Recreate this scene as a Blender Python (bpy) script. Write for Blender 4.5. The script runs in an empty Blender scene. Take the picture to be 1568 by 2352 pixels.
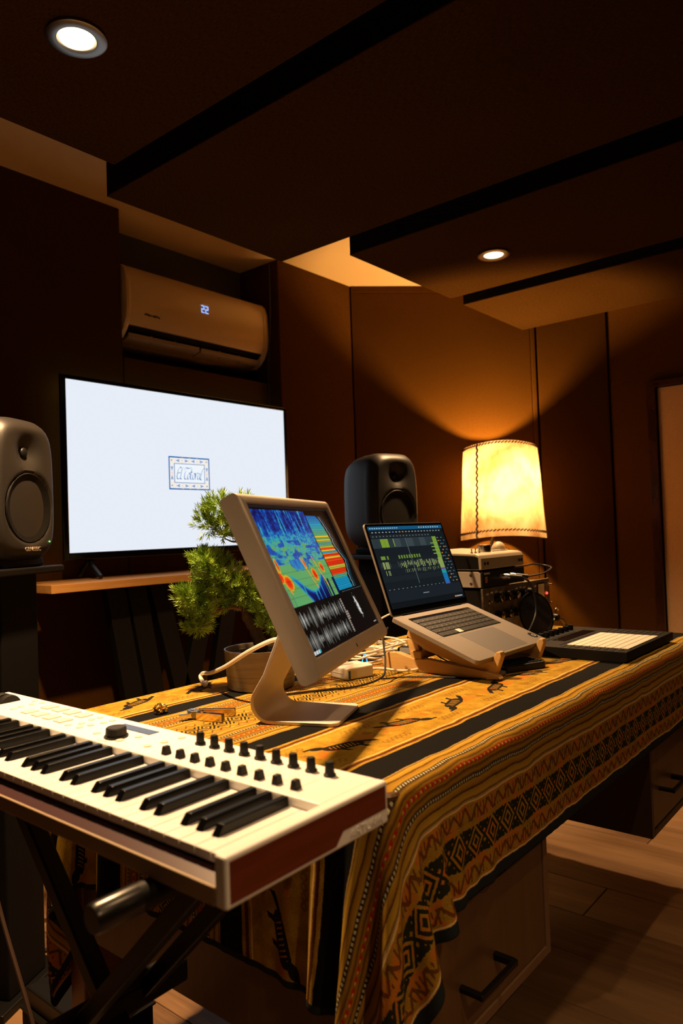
import bpy, bmesh, math, random
import numpy as np
from mathutils import Matrix, Vector

random.seed(7)
rng = np.random.default_rng(7)
scene = bpy.context.scene
COL = scene.collection

# ------------------------------------------------------------------ camera
CAM = (0.0, 0.0, 1.095)
YAW, PITCH, ROLL = math.radians(39.566), math.radians(1.510), math.radians(-1.983)
FPX = 1679.2
def cam_basis():
    cy, sy, cp, sp = math.cos(YAW), math.sin(YAW), math.cos(PITCH), math.sin(PITCH)
    F = Vector((cy*cp, sy*cp, sp)); R = Vector((sy, -cy, 0)); U = R.cross(F)
    cr, sr = math.cos(ROLL), math.sin(ROLL)
    return cr*R + sr*U, -sr*R + cr*U, F
cam_d = bpy.data.cameras.new('camera')
cam = bpy.data.objects.new('camera', cam_d); COL.objects.link(cam)
_r, _u, _f = cam_basis()
cam.matrix_world = Matrix(((_r.x, _u.x, -_f.x, CAM[0]), (_r.y, _u.y, -_f.y, CAM[1]), (_r.z, _u.z, -_f.z, CAM[2]), (0, 0, 0, 1)))
cam_d.sensor_fit = 'HORIZONTAL'; cam_d.sensor_width = 24.0; cam_d.lens = FPX/1568*24.0
cam_d.clip_start = 0.02; cam_d.clip_end = 50
cam_d.dof.use_dof = True; cam_d.dof.focus_distance = 1.55; cam_d.dof.aperture_fstop = 5.0
scene.camera = cam

# ------------------------------------------------------------------ world, exposure, downlight settings
world = bpy.data.worlds.new('night'); scene.world = world; world.use_nodes = True
world.node_tree.nodes['Background'].inputs[0].default_value = (0.01, 0.006, 0.003, 1)
world.node_tree.nodes['Background'].inputs[1].default_value = 0.0
vs = scene.view_settings
vs.view_transform = 'Standard'; vs.look = 'None'; vs.gamma = 1.0; vs.exposure = 0.0; vs.use_curve_mapping = False
try:
    scene.cycles.max_bounces = 7; scene.cycles.diffuse_bounces = 3; scene.cycles.glossy_bounces = 3; scene.cycles.transmission_bounces = 3; scene.cycles.transparent_max_bounces = 6
except Exception: pass
WARM = (1.0, 0.60, 0.285)
DOWNLIGHTS = [  # x, y, watts (each is a recessed ceiling lamp, built further down)
    (0.831, 1.363, 275), (2.570, 1.312, 180), (0.831, 0.09, 20), (2.570, 0.09, 18), (0.30, -0.75, 88)]
LAMP_WATTS = 125.0

# ------------------------------------------------------------------ helpers: objects
def srgb(r, g, b):
    f = lambda c: c/12.92 if c <= 0.04045 else ((c+0.055)/1.055)**2.4
    return (f(r/255), f(g/255), f(b/255), 1.0)

class MB:
    """collects geometry of one mesh"""
    def __init__(s): s.v = []; s.f = []; s.mi = []; s.cols = []
    def add(s, verts, faces, mi=0):
        b = len(s.v); s.v += [tuple(p) for p in verts]
        for f in faces: s.f.append(tuple(i+b for i in f)); s.mi.append(mi)
        return s
    def box(s, x0, x1, y0, y1, z0, z1, mi=0):
        v = [(x0,y0,z0),(x1,y0,z0),(x1,y1,z0),(x0,y1,z0),(x0,y0,z1),(x1,y0,z1),(x1,y1,z1),(x0,y1,z1)]
        return s.add(v, [(0,3,2,1),(4,5,6,7),(0,1,5,4),(1,2,6,5),(2,3,7,6),(3,0,4,7)], mi)
    def quad(s, a, b, c, d, mi=0): return s.add([a,b,c,d], [(0,1,2,3)], mi)
    def prism(s, poly, axis, a, b, mi=0):
        """poly: list of 2D points in the other two axes (cyclic order x,y,z)"""
        def P(p, t):
            if axis == 'x': return (t, p[0], p[1])
            if axis == 'y': return (p[0], t, p[1])
            return (p[0], p[1], t)
        n = len(poly)
        v = [P(p, a) for p in poly] + [P(p, b) for p in poly]
        f = [tuple(range(n-1, -1, -1)), tuple(range(n, 2*n))]
        f += [(i, (i+1) % n, n+(i+1) % n, n+i) for i in range(n)]
        return s.add(v, f, mi)
    def lathe(s, prof, seg=24, center=(0,0,0), axis='z', caps=True, mi=0):
        v = []; f = []; n = len(prof)
        for r, h in prof:
            for k in range(seg):
                a = 2*math.pi*k/seg; x, y = r*math.cos(a), r*math.sin(a)
                p = {'z': (x, y, h), 'y': (x, h, y), 'x': (h, x, y)}[axis]
                v.append((p[0]+center[0], p[1]+center[1], p[2]+center[2]))
        for i in range(n-1):
            for k in range(seg):
                f.append((i*seg+k, i*seg+(k+1) % seg, (i+1)*seg+(k+1) % seg, (i+1)*seg+k))
        if caps:
            f.append(tuple(range(seg-1, -1, -1))); f.append(tuple((n-1)*seg+k for k in range(seg)))
        return s.add(v, f, mi)
    def tube(s, pts, r, seg=8, mi=0, caps=True, flat=None):
        pts = [Vector(p) for p in pts]; n = len(pts)
        rr = r if isinstance(r, (list, tuple)) else [r]*n
        t0 = (pts[1]-pts[0]).normalized()
        ref = Vector((0,0,1)) if abs(t0.z) < 0.9 else Vector((1,0,0))
        nrm = t0.cross(ref).normalized(); v = []; f = []
        for i, p in enumerate(pts):
            t = (pts[min(i+1,n-1)]-pts[max(i-1,0)]).normalized()
            nrm = (nrm - t*nrm.dot(t)).normalized(); bn = t.cross(nrm)
            for k in range(seg):
                a = 2*math.pi*k/seg
                fx = 1.0 if flat is None else flat
                v.append(p + nrm*(math.cos(a)*rr[i]) + bn*(math.sin(a)*rr[i]*fx))
        for i in range(n-1):
            for k in range(seg):
                f.append((i*seg+k, i*seg+(k+1) % seg, (i+1)*seg+(k+1) % seg, (i+1)*seg+k))
        if caps:
            f.append(tuple(range(seg-1, -1, -1))); f.append(tuple((n-1)*seg+k for k in range(seg)))
        return s.add(v, f, mi)
    def bar(s, p, q, w, h, up=(0,0,1), mi=0):
        """rectangular bar from p to q"""
        p, q = Vector(p), Vector(q); t = (q-p).normalized(); up = Vector(up)
        a = t.cross(up).normalized(); b = a.cross(t).normalized()
        v = []
        for c in (p, q):
            for sx, sy in ((-1,-1),(1,-1),(1,1),(-1,1)): v.append(c + a*(sx*w/2) + b*(sy*h/2))
        return s.add(v, [(3,2,1,0),(4,5,6,7),(0,1,5,4),(1,2,6,5),(2,3,7,6),(3,0,4,7)], mi)
    def sphere(s, c, r, seg=16, rings=10, sc=(1,1,1), mi=0):
        prof = [(max(1e-5, r*math.sin(math.pi*i/rings)), -r*math.cos(math.pi*i/rings)) for i in range(rings+1)]
        t = MB().lathe(prof, seg, caps=False)
        return s.add([(x*sc[0]+c[0], y*sc[1]+c[1], z*sc[2]+c[2]) for x, y, z in t.v], t.f, mi)
    def xf(s, m):
        s.v = [tuple(m @ Vector(p)) for p in s.v]; return s
    def crect(s, x0, x1, y0, y1, z, col, lvl=None):
        """coloured flat rectangle in the local xy plane (used for print / screen content)"""
        s.add([(x0,y0,z),(x1,y0,z),(x1,y1,z),(x0,y1,z)], [(0,1,2,3)]); s.cols.append(col); return s
    def cpoly(s, pts, z, col):
        s.add([(p[0],p[1],z) for p in pts], [tuple(range(len(pts)))]); s.cols.append(col); return s

def mesh_from(name, mb, smooth=False, bevel=0, segs=2, weld=False):
    me = bpy.data.meshes.new(name); me.from_pydata(mb.v, [], mb.f)
    if len(set(mb.mi)) > 1: me.polygons.foreach_set('material_index', mb.mi)
    if mb.cols:
        ca = me.color_attributes.new('Col', 'FLOAT_COLOR', 'CORNER'); i = 0
        buf = []
        for p, c in zip(me.polygons, mb.cols): buf += list(c[:3]) + [1.0] if p.loop_total == 1 else (list(c[:3]) + [1.0])*p.loop_total
        ca.data.foreach_set('color', buf)
    bm = bmesh.new(); bm.from_mesh(me)
    if weld: bmesh.ops.remove_doubles(bm, verts=bm.verts, dist=1e-5)
    if not mb.cols: bmesh.ops.recalc_face_normals(bm, faces=bm.faces)
    if bevel:
        ed = [e for e in bm.edges if len(e.link_faces) == 2 and e.calc_face_angle(0) > 0.6]
        bmesh.ops.bevel(bm, geom=ed, offset=bevel, segments=segs, affect='EDGES', profile=0.5, clamp_overlap=True)
    bm.to_mesh(me); bm.free()
    if smooth:
        me.polygons.foreach_set('use_smooth', [True]*len(me.polygons))
        me.set_sharp_from_angle(angle=math.radians(38 if smooth is True else smooth))
    me.update()
    return me

def obj(name, mb, mats, parent=None, smooth=False, bevel=0, segs=2, weld=False):
    me = mb if isinstance(mb, bpy.types.Mesh) else mesh_from(name, mb, smooth, bevel, segs, weld)
    for m in (mats if isinstance(mats, (list, tuple)) else [mats]):
        if len(me.materials) < (len(mats) if isinstance(mats, (list, tuple)) else 1): me.materials.append(m)
    o = bpy.data.objects.new(name, me); COL.objects.link(o)
    if parent: o.parent = parent
    return o
def inst(name, src, loc, parent):
    o = bpy.data.objects.new(name, src.data); COL.objects.link(o); o.parent = parent; o.location = loc; return o
def tag(o, label, cat=None, group=None, kind=None):
    if label: o['label'] = label
    if cat: o['category'] = cat
    if group: o['group'] = group
    if kind: o['kind'] = kind
    return o
def thing(name, label, cat, loc=(0,0,0), group=None, mat=None):
    o = bpy.data.objects.new(name, None); COL.objects.link(o); o.empty_display_size = 0.05
    if mat is not None: o.matrix_world = mat
    else: o.location = loc
    return tag(o, label, cat, group)
def struct(name, mb, mat, label=None, **k):
    o = obj(name, mb, mat, **k); o['kind'] = 'structure'
    if label: o['label'] = label
    return o
def frame_mat(origin, yaw, tilt):
    """x right, y up the panel, z out of the panel (normal azimuth yaw, leaning back by tilt)"""
    n0 = Vector((math.cos(yaw), math.sin(yaw), 0)); r = Vector((-math.sin(yaw), math.cos(yaw), 0))
    n = n0*math.cos(tilt) + Vector((0,0,math.sin(tilt))); u = n.cross(r)
    return Matrix(((r.x,u.x,n.x,origin[0]),(r.y,u.y,n.y,origin[1]),(r.z,u.z,n.z,origin[2]),(0,0,0,1)))
def smooth_path(pts, n=10):
    """Catmull-Rom through the points"""
    P = [Vector(p) for p in pts]; P = [P[0]*2-P[1]] + P + [P[-1]*2-P[-2]]; out = []
    for i in range(1, len(P)-2):
        for k in range(n):
            t = k/n; a, b, c, d = P[i-1:i+3]
            out.append(0.5*((2*b)+(c-a)*t+(2*a-5*b+4*c-d)*t*t+(3*b-a-3*c+d)*t**3))
    out.append(P[-2]); return out
def text_mesh(name, body, size, extrude=0.0, shear=0.0, spacing=1.0, scale_x=1.0):
    cu = bpy.data.curves.new(name, 'FONT'); cu.body = body; cu.size = size; cu.extrude = extrude; cu.shear = shear
    cu.space_character = spacing; cu.align_x = 'CENTER'; cu.align_y = 'CENTER'; cu.resolution_u = 3
    t = bpy.data.objects.new(name, cu); COL.objects.link(t)
    dg = bpy.context.evaluated_depsgraph_get(); me = bpy.data.meshes.new_from_object(t.evaluated_get(dg))
    bpy.data.objects.remove(t); bpy.data.curves.remove(cu)
    if scale_x != 1.0: me.transform(Matrix.Diagonal((scale_x,1,1,1)))
    me.materials.clear(); return me

# ------------------------------------------------------------------ helpers: node expressions
class X:
    def __init__(s, t, o): s.t = t; s.o = o
    def m(s, op, b=None, c=None, rev=False):
        n = s.t.nodes.new('ShaderNodeMath'); n.operation = op
        args = [s, b, c] if not rev else [b, s, c]
        for i, a in enumerate(args):
            if a is None: continue
            if isinstance(a, X): s.t.links.new(a.o, n.inputs[i])
            else: n.inputs[i].default_value = a
        return X(s.t, n.outputs[0])
    def __add__(s, b): return s.m('ADD', b)
    __radd__ = __add__
    def __sub__(s, b): return s.m('SUBTRACT', b)
    def __rsub__(s, b): return s.m('SUBTRACT', b, rev=True)
    def __mul__(s, b): return s.m('MULTIPLY', b)
    __rmul__ = __mul__
    def __truediv__(s, b): return s.m('DIVIDE', b)
    def __lt__(s, b): return s.m('LESS_THAN', b)
    def __gt__(s, b): return s.m('GREATER_THAN', b)
    def abs(s): return s.m('ABSOLUTE')
    def sin(s): return s.m('SINE')
    def floor(s): return s.m('FLOOR')
    def fract(s): return s.m('FRACT')
    def mod2(s): return s.m('FLOORED_MODULO', 2.0)
    def pp(s, p): return s.m('PINGPONG', p)
    def max(s, b): return s.m('MAXIMUM', b)
    def min(s, b): return s.m('MINIMUM', b)
    def band(s, a, b): return (s > a)*(s < b)
    def sq(s): return s*s
    def cell(s, p): return ((s/p).fract()-0.5)*p
    def ss(s, a, b):
        n = s.t.nodes.new('ShaderNodeMapRange'); n.interpolation_type = 'SMOOTHSTEP'
        s.t.links.new(s.o, n.inputs[0]); n.inputs[1].default_value = a; n.inputs[2].default_value = b
        return X(s.t, n.outputs[0])
def inside(t, e): return e < 1.0
def sock(t, inp, val):
    if isinstance(val, X): t.links.new(val.o, inp)
    elif hasattr(val, 'is_linked'): t.links.new(val, inp)
    else:
        if hasattr(inp.default_value, '__len__') and len(val) == 3 and len(inp.default_value) == 4: val = tuple(val)+(1.0,)
        inp.default_value = val
def cmix(t, fac, a, b, mode='MIX'):
    n = t.nodes.new('ShaderNodeMix'); n.data_type = 'RGBA'; n.blend_type = mode
    sock(t, n.inputs[0], fac); sock(t, n.inputs[6], a); sock(t, n.inputs[7], b)
    return n.outputs[2]
def new_mat(name):
    m = bpy.data.materials.new(name); m.use_nodes = True; t = m.node_tree
    return m, t, t.nodes['Principled BSDF']
def coords(t, kind='Object', scale=(1,1,1), rot=(0,0,0)):
    c = t.nodes.new('ShaderNodeTexCoord'); mp = t.nodes.new('ShaderNodeMapping')
    mp.inputs['Scale'].default_value = scale; mp.inputs['Rotation'].default_value = rot
    t.links.new(c.outputs[kind], mp.inputs[0]); return mp.outputs[0]
def noise(t, vec, scale, detail=3, rough=0.5, out='Fac', dist=0.0):
    n = t.nodes.new('ShaderNodeTexNoise'); n.inputs['Scale'].default_value = scale; n.inputs['Detail'].default_value = detail
    n.inputs['Roughness'].default_value = rough; n.inputs['Distortion'].default_value = dist
    if vec is not None: t.links.new(vec, n.inputs[0])
    return X(t, n.outputs[0]) if out == 'Fac' else n.outputs[1]
def ramp(t, fac, stops, interp='LINEAR'):
    n = t.nodes.new('ShaderNodeValToRGB'); cr = n.color_ramp; cr.interpolation = interp
    while len(cr.elements) < len(stops): cr.elements.new(0.5)
    for e, (p, c) in zip(cr.elements, stops): e.position = p; e.color = tuple(c) if len(c) == 4 else tuple(c)+(1,)
    t.links.new(fac.o if isinstance(fac, X) else fac, n.inputs[0]); return n.outputs[0]
def bump(t, bsdf, h, strength=0.3, dist=0.002):
    n = t.nodes.new('ShaderNodeBump'); n.inputs['Strength'].default_value = strength; n.inputs['Distance'].default_value = dist
    t.links.new(h.o if isinstance(h, X) else h, n.inputs['Height']); t.links.new(n.outputs[0], bsdf.inputs['Normal'])
def pbr(name, base, rough=0.5, metal=0.0, spec=0.5, var=0.0, vscale=8, bmp=0.0, bscale=200, coat=0.0):
    m, t, b = new_mat(name)
    if var:
        v = noise(t, coords(t), vscale, 4)
        lo = tuple(c*(1-var) for c in base[:3]); hi = tuple(min(1, c*(1+var)) for c in base[:3])
        t.links.new(ramp(t, v, [(0.3, lo), (0.7, hi)]), b.inputs['Base Color'])
    else: b.inputs['Base Color'].default_value = tuple(base[:3])+(1,)
    b.inputs['Roughness'].default_value = rough; b.inputs['Metallic'].default_value = metal
    b.inputs['Specular IOR Level'].default_value = spec; b.inputs['Coat Weight'].default_value = coat
    if bmp: bump(t, b, noise(t, coords(t), bscale, 2), bmp, 0.001)
    return m
def emit(name, col, strength):
    m, t, b = new_mat(name); b.inputs['Base Color'].default_value = (0,0,0,1); b.inputs['Specular IOR Level'].default_value = 0.0
    b.inputs['Emission Color'].default_value = tuple(col[:3])+(1,); b.inputs['Emission Strength'].default_value = strength; return m
def emit_attr(name, strength, rough=0.25, spec=0.4):
    m, t, b = new_mat(name); a = t.nodes.new('ShaderNodeVertexColor'); a.layer_name = 'Col'
    b.inputs['Base Color'].default_value = (0.004,0.004,0.005,1); b.inputs['Roughness'].default_value = rough
    b.inputs['Specular IOR Level'].default_value = spec
    t.links.new(a.outputs[0], b.inputs['Emission Color']); b.inputs['Emission Strength'].default_value = strength; return m
def wood(name, dark, light, axis=0, scale=1.0, rough=0.45, rand=False, bmp=0.15):
    m, t, b = new_mat(name); sc = [14*scale]*3; sc[axis] = 0.9*scale
    v = coords(t, 'Object', tuple(sc))
    if rand:
        oi = t.nodes.new('ShaderNodeObjectInfo'); cb = t.nodes.new('ShaderNodeVectorMath'); cb.operation = 'MULTIPLY_ADD'
        cb2 = t.nodes.new('ShaderNodeCombineXYZ')
        for i in range(3): t.links.new(oi.outputs['Random'], cb2.inputs[i])
        t.links.new(cb2.outputs[0], cb.inputs[0]); cb.inputs[1].default_value = (37, 53, 11); t.links.new(v, cb.inputs[2]); v = cb.outputs[0]
    g = noise(t, v, 2.2, 6, 0.6, dist=0.6); fine = noise(t, v, 14, 3, 0.6)
    k = g*0.75 + fine*0.25
    if rand: k = k + (X(t, oi.outputs['Random'])-0.5)*0.22
    t.links.new(ramp(t, k, [(0.30, dark), (0.52, tuple((a+c)/2 for a, c in zip(dark, light))), (0.72, light)]), b.inputs['Base Color'])
    b.inputs['Roughness'].default_value = rough; bump(t, b, k, bmp, 0.002); return m

# ------------------------------------------------------------------ materials
def fabric(name, dark, light, streak=(1,1,1), sc=320, rough=0.95):
    m, t, b = new_mat(name)
    f = noise(t, coords(t, 'Object', streak), sc, 3, 0.7); big = noise(t, coords(t), 1.7, 2)
    k = f*0.8 + big*0.2
    t.links.new(ramp(t, k, [(0.32, dark), (0.68, light)]), b.inputs['Base Color'])
    b.inputs['Roughness'].default_value = rough; b.inputs['Specular IOR Level'].default_value = 0.0
    bump(t, b, f, 0.5, 0.001); return m
M = {}
M['ceil_fabric'] = fabric('brown_ceiling_fabric', (0.023,0.0100,0.0020), (0.060,0.0275,0.0056), (1.0,0.25,1.0))
M['wall_fabric'] = fabric('brown_wall_fabric', (0.042,0.0170,0.0022), (0.082,0.0345,0.0047), (0.5,0.5,1.0))
M['edge_dark'] = pbr('black_panel_edge', (0.006,0.005,0.005), 0.95, spec=0.1)
M['paint_cream'] = pbr('cream_paint', (0.56,0.40,0.19), 0.8, var=0.03, vscale=3)
M['paint_olive'] = pbr('olive_wall_paint', (0.10,0.085,0.05), 0.85, var=0.05)
M['door_pale'] = fabric('pale_door_fabric', (0.50,0.33,0.17), (0.62,0.42,0.23), sc=180, rough=0.85)
M['door_frame'] = pbr('dark_lacquered_frame', (0.035,0.012,0.006), 0.18, var=0.5, vscale=5, coat=0.4)
M['floor_plank'] = wood('oak_floor_plank', (0.11,0.055,0.023), (0.31,0.18,0.085), 1, 0.55, 0.42, True)
M['subfloor'] = pbr('floor_joint', (0.03,0.018,0.01), 0.9)
M['black_plastic'] = pbr('black_plastic', (0.006,0.006,0.0065), 0.42, spec=0.3)
M['black_gloss'] = pbr('glossy_black', (0.006,0.006,0.007), 0.12, spec=0.5)
M['black_matte'] = pbr('matte_black', (0.004,0.0036,0.0035), 0.75, spec=0.15)
M['black_metal'] = pbr('black_powder_metal', (0.003,0.0027,0.0025), 0.5, 0.0, 0.25, bmp=0.1, bscale=400)
M['rubber'] = pbr('dark_rubber', (0.009,0.008,0.0075), 0.7, spec=0.25)
M['speaker_grey'] = pbr('speaker_paint', (0.016,0.0142,0.0125), 0.45, 0.0, 0.4, var=0.06, vscale=200, bmp=0.12, bscale=500)
M['speaker_side'] = pbr('speaker_rear_shell', (0.014,0.013,0.0135), 0.55, 0.2, 0.4, bmp=0.12, bscale=500)
M['grille'] = None
M['black_gloss2'] = pbr('shiny_black_cap', (0.010,0.009,0.009), 0.28, spec=0.5)
M['chrome'] = pbr('chrome', (0.72,0.70,0.66), 0.18, 1.0)
M['brass'] = pbr('brassy_chrome', (0.82,0.66,0.42), 0.16, 1.0)
M['gold'] = pbr('gold_foil', (0.95,0.70,0.30), 0.22, 1.0)
M['steel_dark'] = pbr('dark_steel', (0.25,0.24,0.22), 0.35, 1.0)
M['alu'] = pbr('satin_aluminium', (0.66,0.59,0.52), 0.48, 0.2, 0.5, bmp=0.03, bscale=900)
M['alu_lap'] = pbr('laptop_aluminium', (0.23,0.20,0.172), 0.48, 0.4, 0.5, bmp=0.03, bscale=900)
M['kb_white'] = pbr('white_plastic', (0.90,0.89,0.88), 0.40, spec=0.4)
M['key_white'] = pbr('white_key', (0.90,0.89,0.88), 0.30, spec=0.45)
M['key_black'] = pbr('black_key', (0.0022,0.0022,0.0024), 0.30, spec=0.22, bmp=0.05, bscale=300)
M['kb_tan'] = pbr('keyboard_base_plastic', (0.34,0.24,0.14), 0.5)
M['kb_ledge'] = pbr('keyboard_ledge', (0.055,0.022,0.026), 0.35, spec=0.5)
M['kb_wood'] = wood('reddish_wood_side', (0.11,0.018,0.004), (0.20,0.038,0.009), 0, 1.2, 0.42, bmp=0.05)
M['soft_btn'] = pbr('pale_rubber_button', (0.70,0.62,0.54), 0.6)
M['knob_dark'] = pbr('charcoal_knob', (0.011,0.010,0.009), 0.55, spec=0.3)
M['lcd_dark'] = pbr('small_display', (0.04,0.045,0.06), 0.15, spec=0.6)
M['wood_bench'] = wood('honey_wood_board', (0.42,0.19,0.045), (0.68,0.36,0.11), 0, 0.8, 0.35)
M['plywood'] = wood('birch_plywood', (0.40,0.23,0.070), (0.62,0.39,0.14), 1, 1.2, 0.5)
M['desk_brown'] = wood('brown_laminate', (0.080,0.038,0.011), (0.13,0.064,0.020), 2, 0.7, 0.42, bmp=0.04)
M['desk_edge'] = pbr('brown_edge_band', (0.16,0.09,0.045), 0.5, var=0.1)
M['desk_dark'] = pbr('dark_cabinet_side', (0.045,0.022,0.012), 0.5, var=0.1)
M['leg_wood'] = wood('reddish_leg_wood', (0.13,0.045,0.022), (0.21,0.080,0.042), 2, 1.0, 0.45)
M['cable_white'] = pbr('white_cable', (0.72,0.66,0.57), 0.45)
M['cable_black'] = pbr('black_cable', (0.012,0.012,0.014), 0.4)
M['white_gloss'] = pbr('white_gloss_plastic', (0.82,0.78,0.70), 0.25, spec=0.5)
M['beige_metal'] = pbr('beige_enamel', (0.50,0.40,0.27), 0.45, 0.3, var=0.05)
M['grey_metal'] = pbr('light_grey_metal', (0.42,0.38,0.34), 0.5, 0.3, var=0.08)
M['rack_face'] = pbr('worn_rack_face', (0.20,0.16,0.11), 0.40, 0.55, var=0.35, vscale=60, bmp=0.15, bscale=120)
M['stone'] = pbr('cream_stone', (0.78,0.62,0.36), 0.55, var=0.1)
M['soil'] = pbr('dark_soil', (0.035,0.024,0.016), 0.95, var=0.5, vscale=120, bmp=0.9, bscale=200)
M['bark'] = pbr('dark_bark', (0.040,0.024,0.014), 0.85, var=0.5, vscale=60, bmp=0.9, bscale=120)
M['twig'] = pbr('brown_twig', (0.13,0.06,0.025), 0.7, var=0.3, vscale=60)
M['led_red'] = emit('red_led', (1.0,0.03,0.02), 6)
M['led_green'] = emit('green_led', (0.15,0.9,0.1), 2.5)
M['led_blue'] = emit('blue_led', (0.02,0.30,1.0), 4)
M['ac_digit'] = emit('blue_white_digits', (0.25,0.42,1.0), 1.5)
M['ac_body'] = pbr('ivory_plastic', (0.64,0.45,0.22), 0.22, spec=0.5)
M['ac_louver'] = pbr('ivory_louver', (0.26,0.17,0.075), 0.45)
M['print_dark'] = pbr('dark_print', (0.03,0.02,0.015), 0.7)
M['letter_metal'] = pbr('raised_letter', (0.34,0.28,0.22), 0.4, 0.4)
M['pad_white'] = pbr('white_silicone_pad', (0.78,0.72,0.62), 0.55)
M['ctrl_black'] = pbr('controller_body', (0.006,0.0055,0.005), 0.6, spec=0.15, bmp=0.08, bscale=500)
M['tinted'] = None
def mk_needles():
    m, t, b = new_mat('pine_needles'); v = noise(t, coords(t), 26, 3)
    t.links.new(ramp(t, v, [(0.30, (0.075,0.165,0.016)), (0.5, (0.22,0.37,0.040)), (0.72, (0.50,0.66,0.12))]), b.inputs['Base Color'])
    b.inputs['Roughness'].default_value = 0.45; return m
M['needles'] = mk_needles()
def mk_grille():
    m, t, b = new_mat('perforated_grille'); c = coords(t, 'Object', (1,1,1))
    s = t.nodes.new('ShaderNodeSeparateXYZ'); t.links.new(c, s.inputs[0])
    a, d = X(t, s.outputs[0]), X(t, s.outputs[2])
    holes = ((a*1400).sin()*(d*1400).sin()).abs()
    t.links.new(ramp(t, holes, [(0.2, (0.008,0.007,0.006)), (0.6, (0.0015,0.0015,0.0015))]), b.inputs['Base Color'])
    b.inputs['Roughness'].default_value = 0.5; b.inputs['Specular IOR Level'].default_value = 0.15; bump(t, b, holes, 0.4, 0.0008); return m
M['grille'] = mk_grille()
def mk_tinted():
    m, t, b = new_mat('tinted_acrylic'); b.inputs['Base Color'].default_value = (0.03,0.03,0.035,1); b.inputs['Roughness'].default_value = 0.25
    b.inputs['Alpha'].default_value = 0.78; return m
M['tinted'] = mk_tinted()
def mk_shade():
    m = bpy.data.materials.new('parchment_shade'); m.use_nodes = True; t = m.node_tree; t.nodes.clear()
    out = t.nodes.new('ShaderNodeOutputMaterial'); v = noise(t, coords(t), 5, 4, 0.5, dist=0.5); w = noise(t, coords(t, 'Object', (2,2,1)), 18, 3)
    c = ramp(t, v*0.8 + w*0.2, [(0.36, (0.064,0.036,0.014)), (0.47, (0.098,0.067,0.037)), (0.64, (0.145,0.118,0.084))])
    d = t.nodes.new('ShaderNodeBsdfDiffuse'); tr = t.nodes.new('ShaderNodeBsdfTranslucent'); mx = t.nodes.new('ShaderNodeMixShader')
    t.links.new(c, d.inputs[0]); t.links.new(c, tr.inputs[0]); mx.inputs[0].default_value = 0.62
    t.links.new(d.outputs[0], mx.inputs[1]); t.links.new(tr.outputs[0], mx.inputs[2]); t.links.new(mx.outputs[0], out.inputs[0]); return m
M['shade'] = mk_shade()
M['stitch'] = pbr('leather_stitch', (0.05,0.022,0.008), 0.8)
def mk_pot():
    m, t, b = new_mat('wood_grain_pot'); g = noise(t, coords(t, 'Object', (1.2,1.2,26)), 5, 4, 0.6, dist=0.3)
    t.links.new(ramp(t, g, [(0.3, (0.135,0.105,0.066)), (0.7, (0.27,0.22,0.15))]), b.inputs['Base Color']); b.inputs['Roughness'].default_value = 0.38; return m
M['pot'] = mk_pot()

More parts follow.
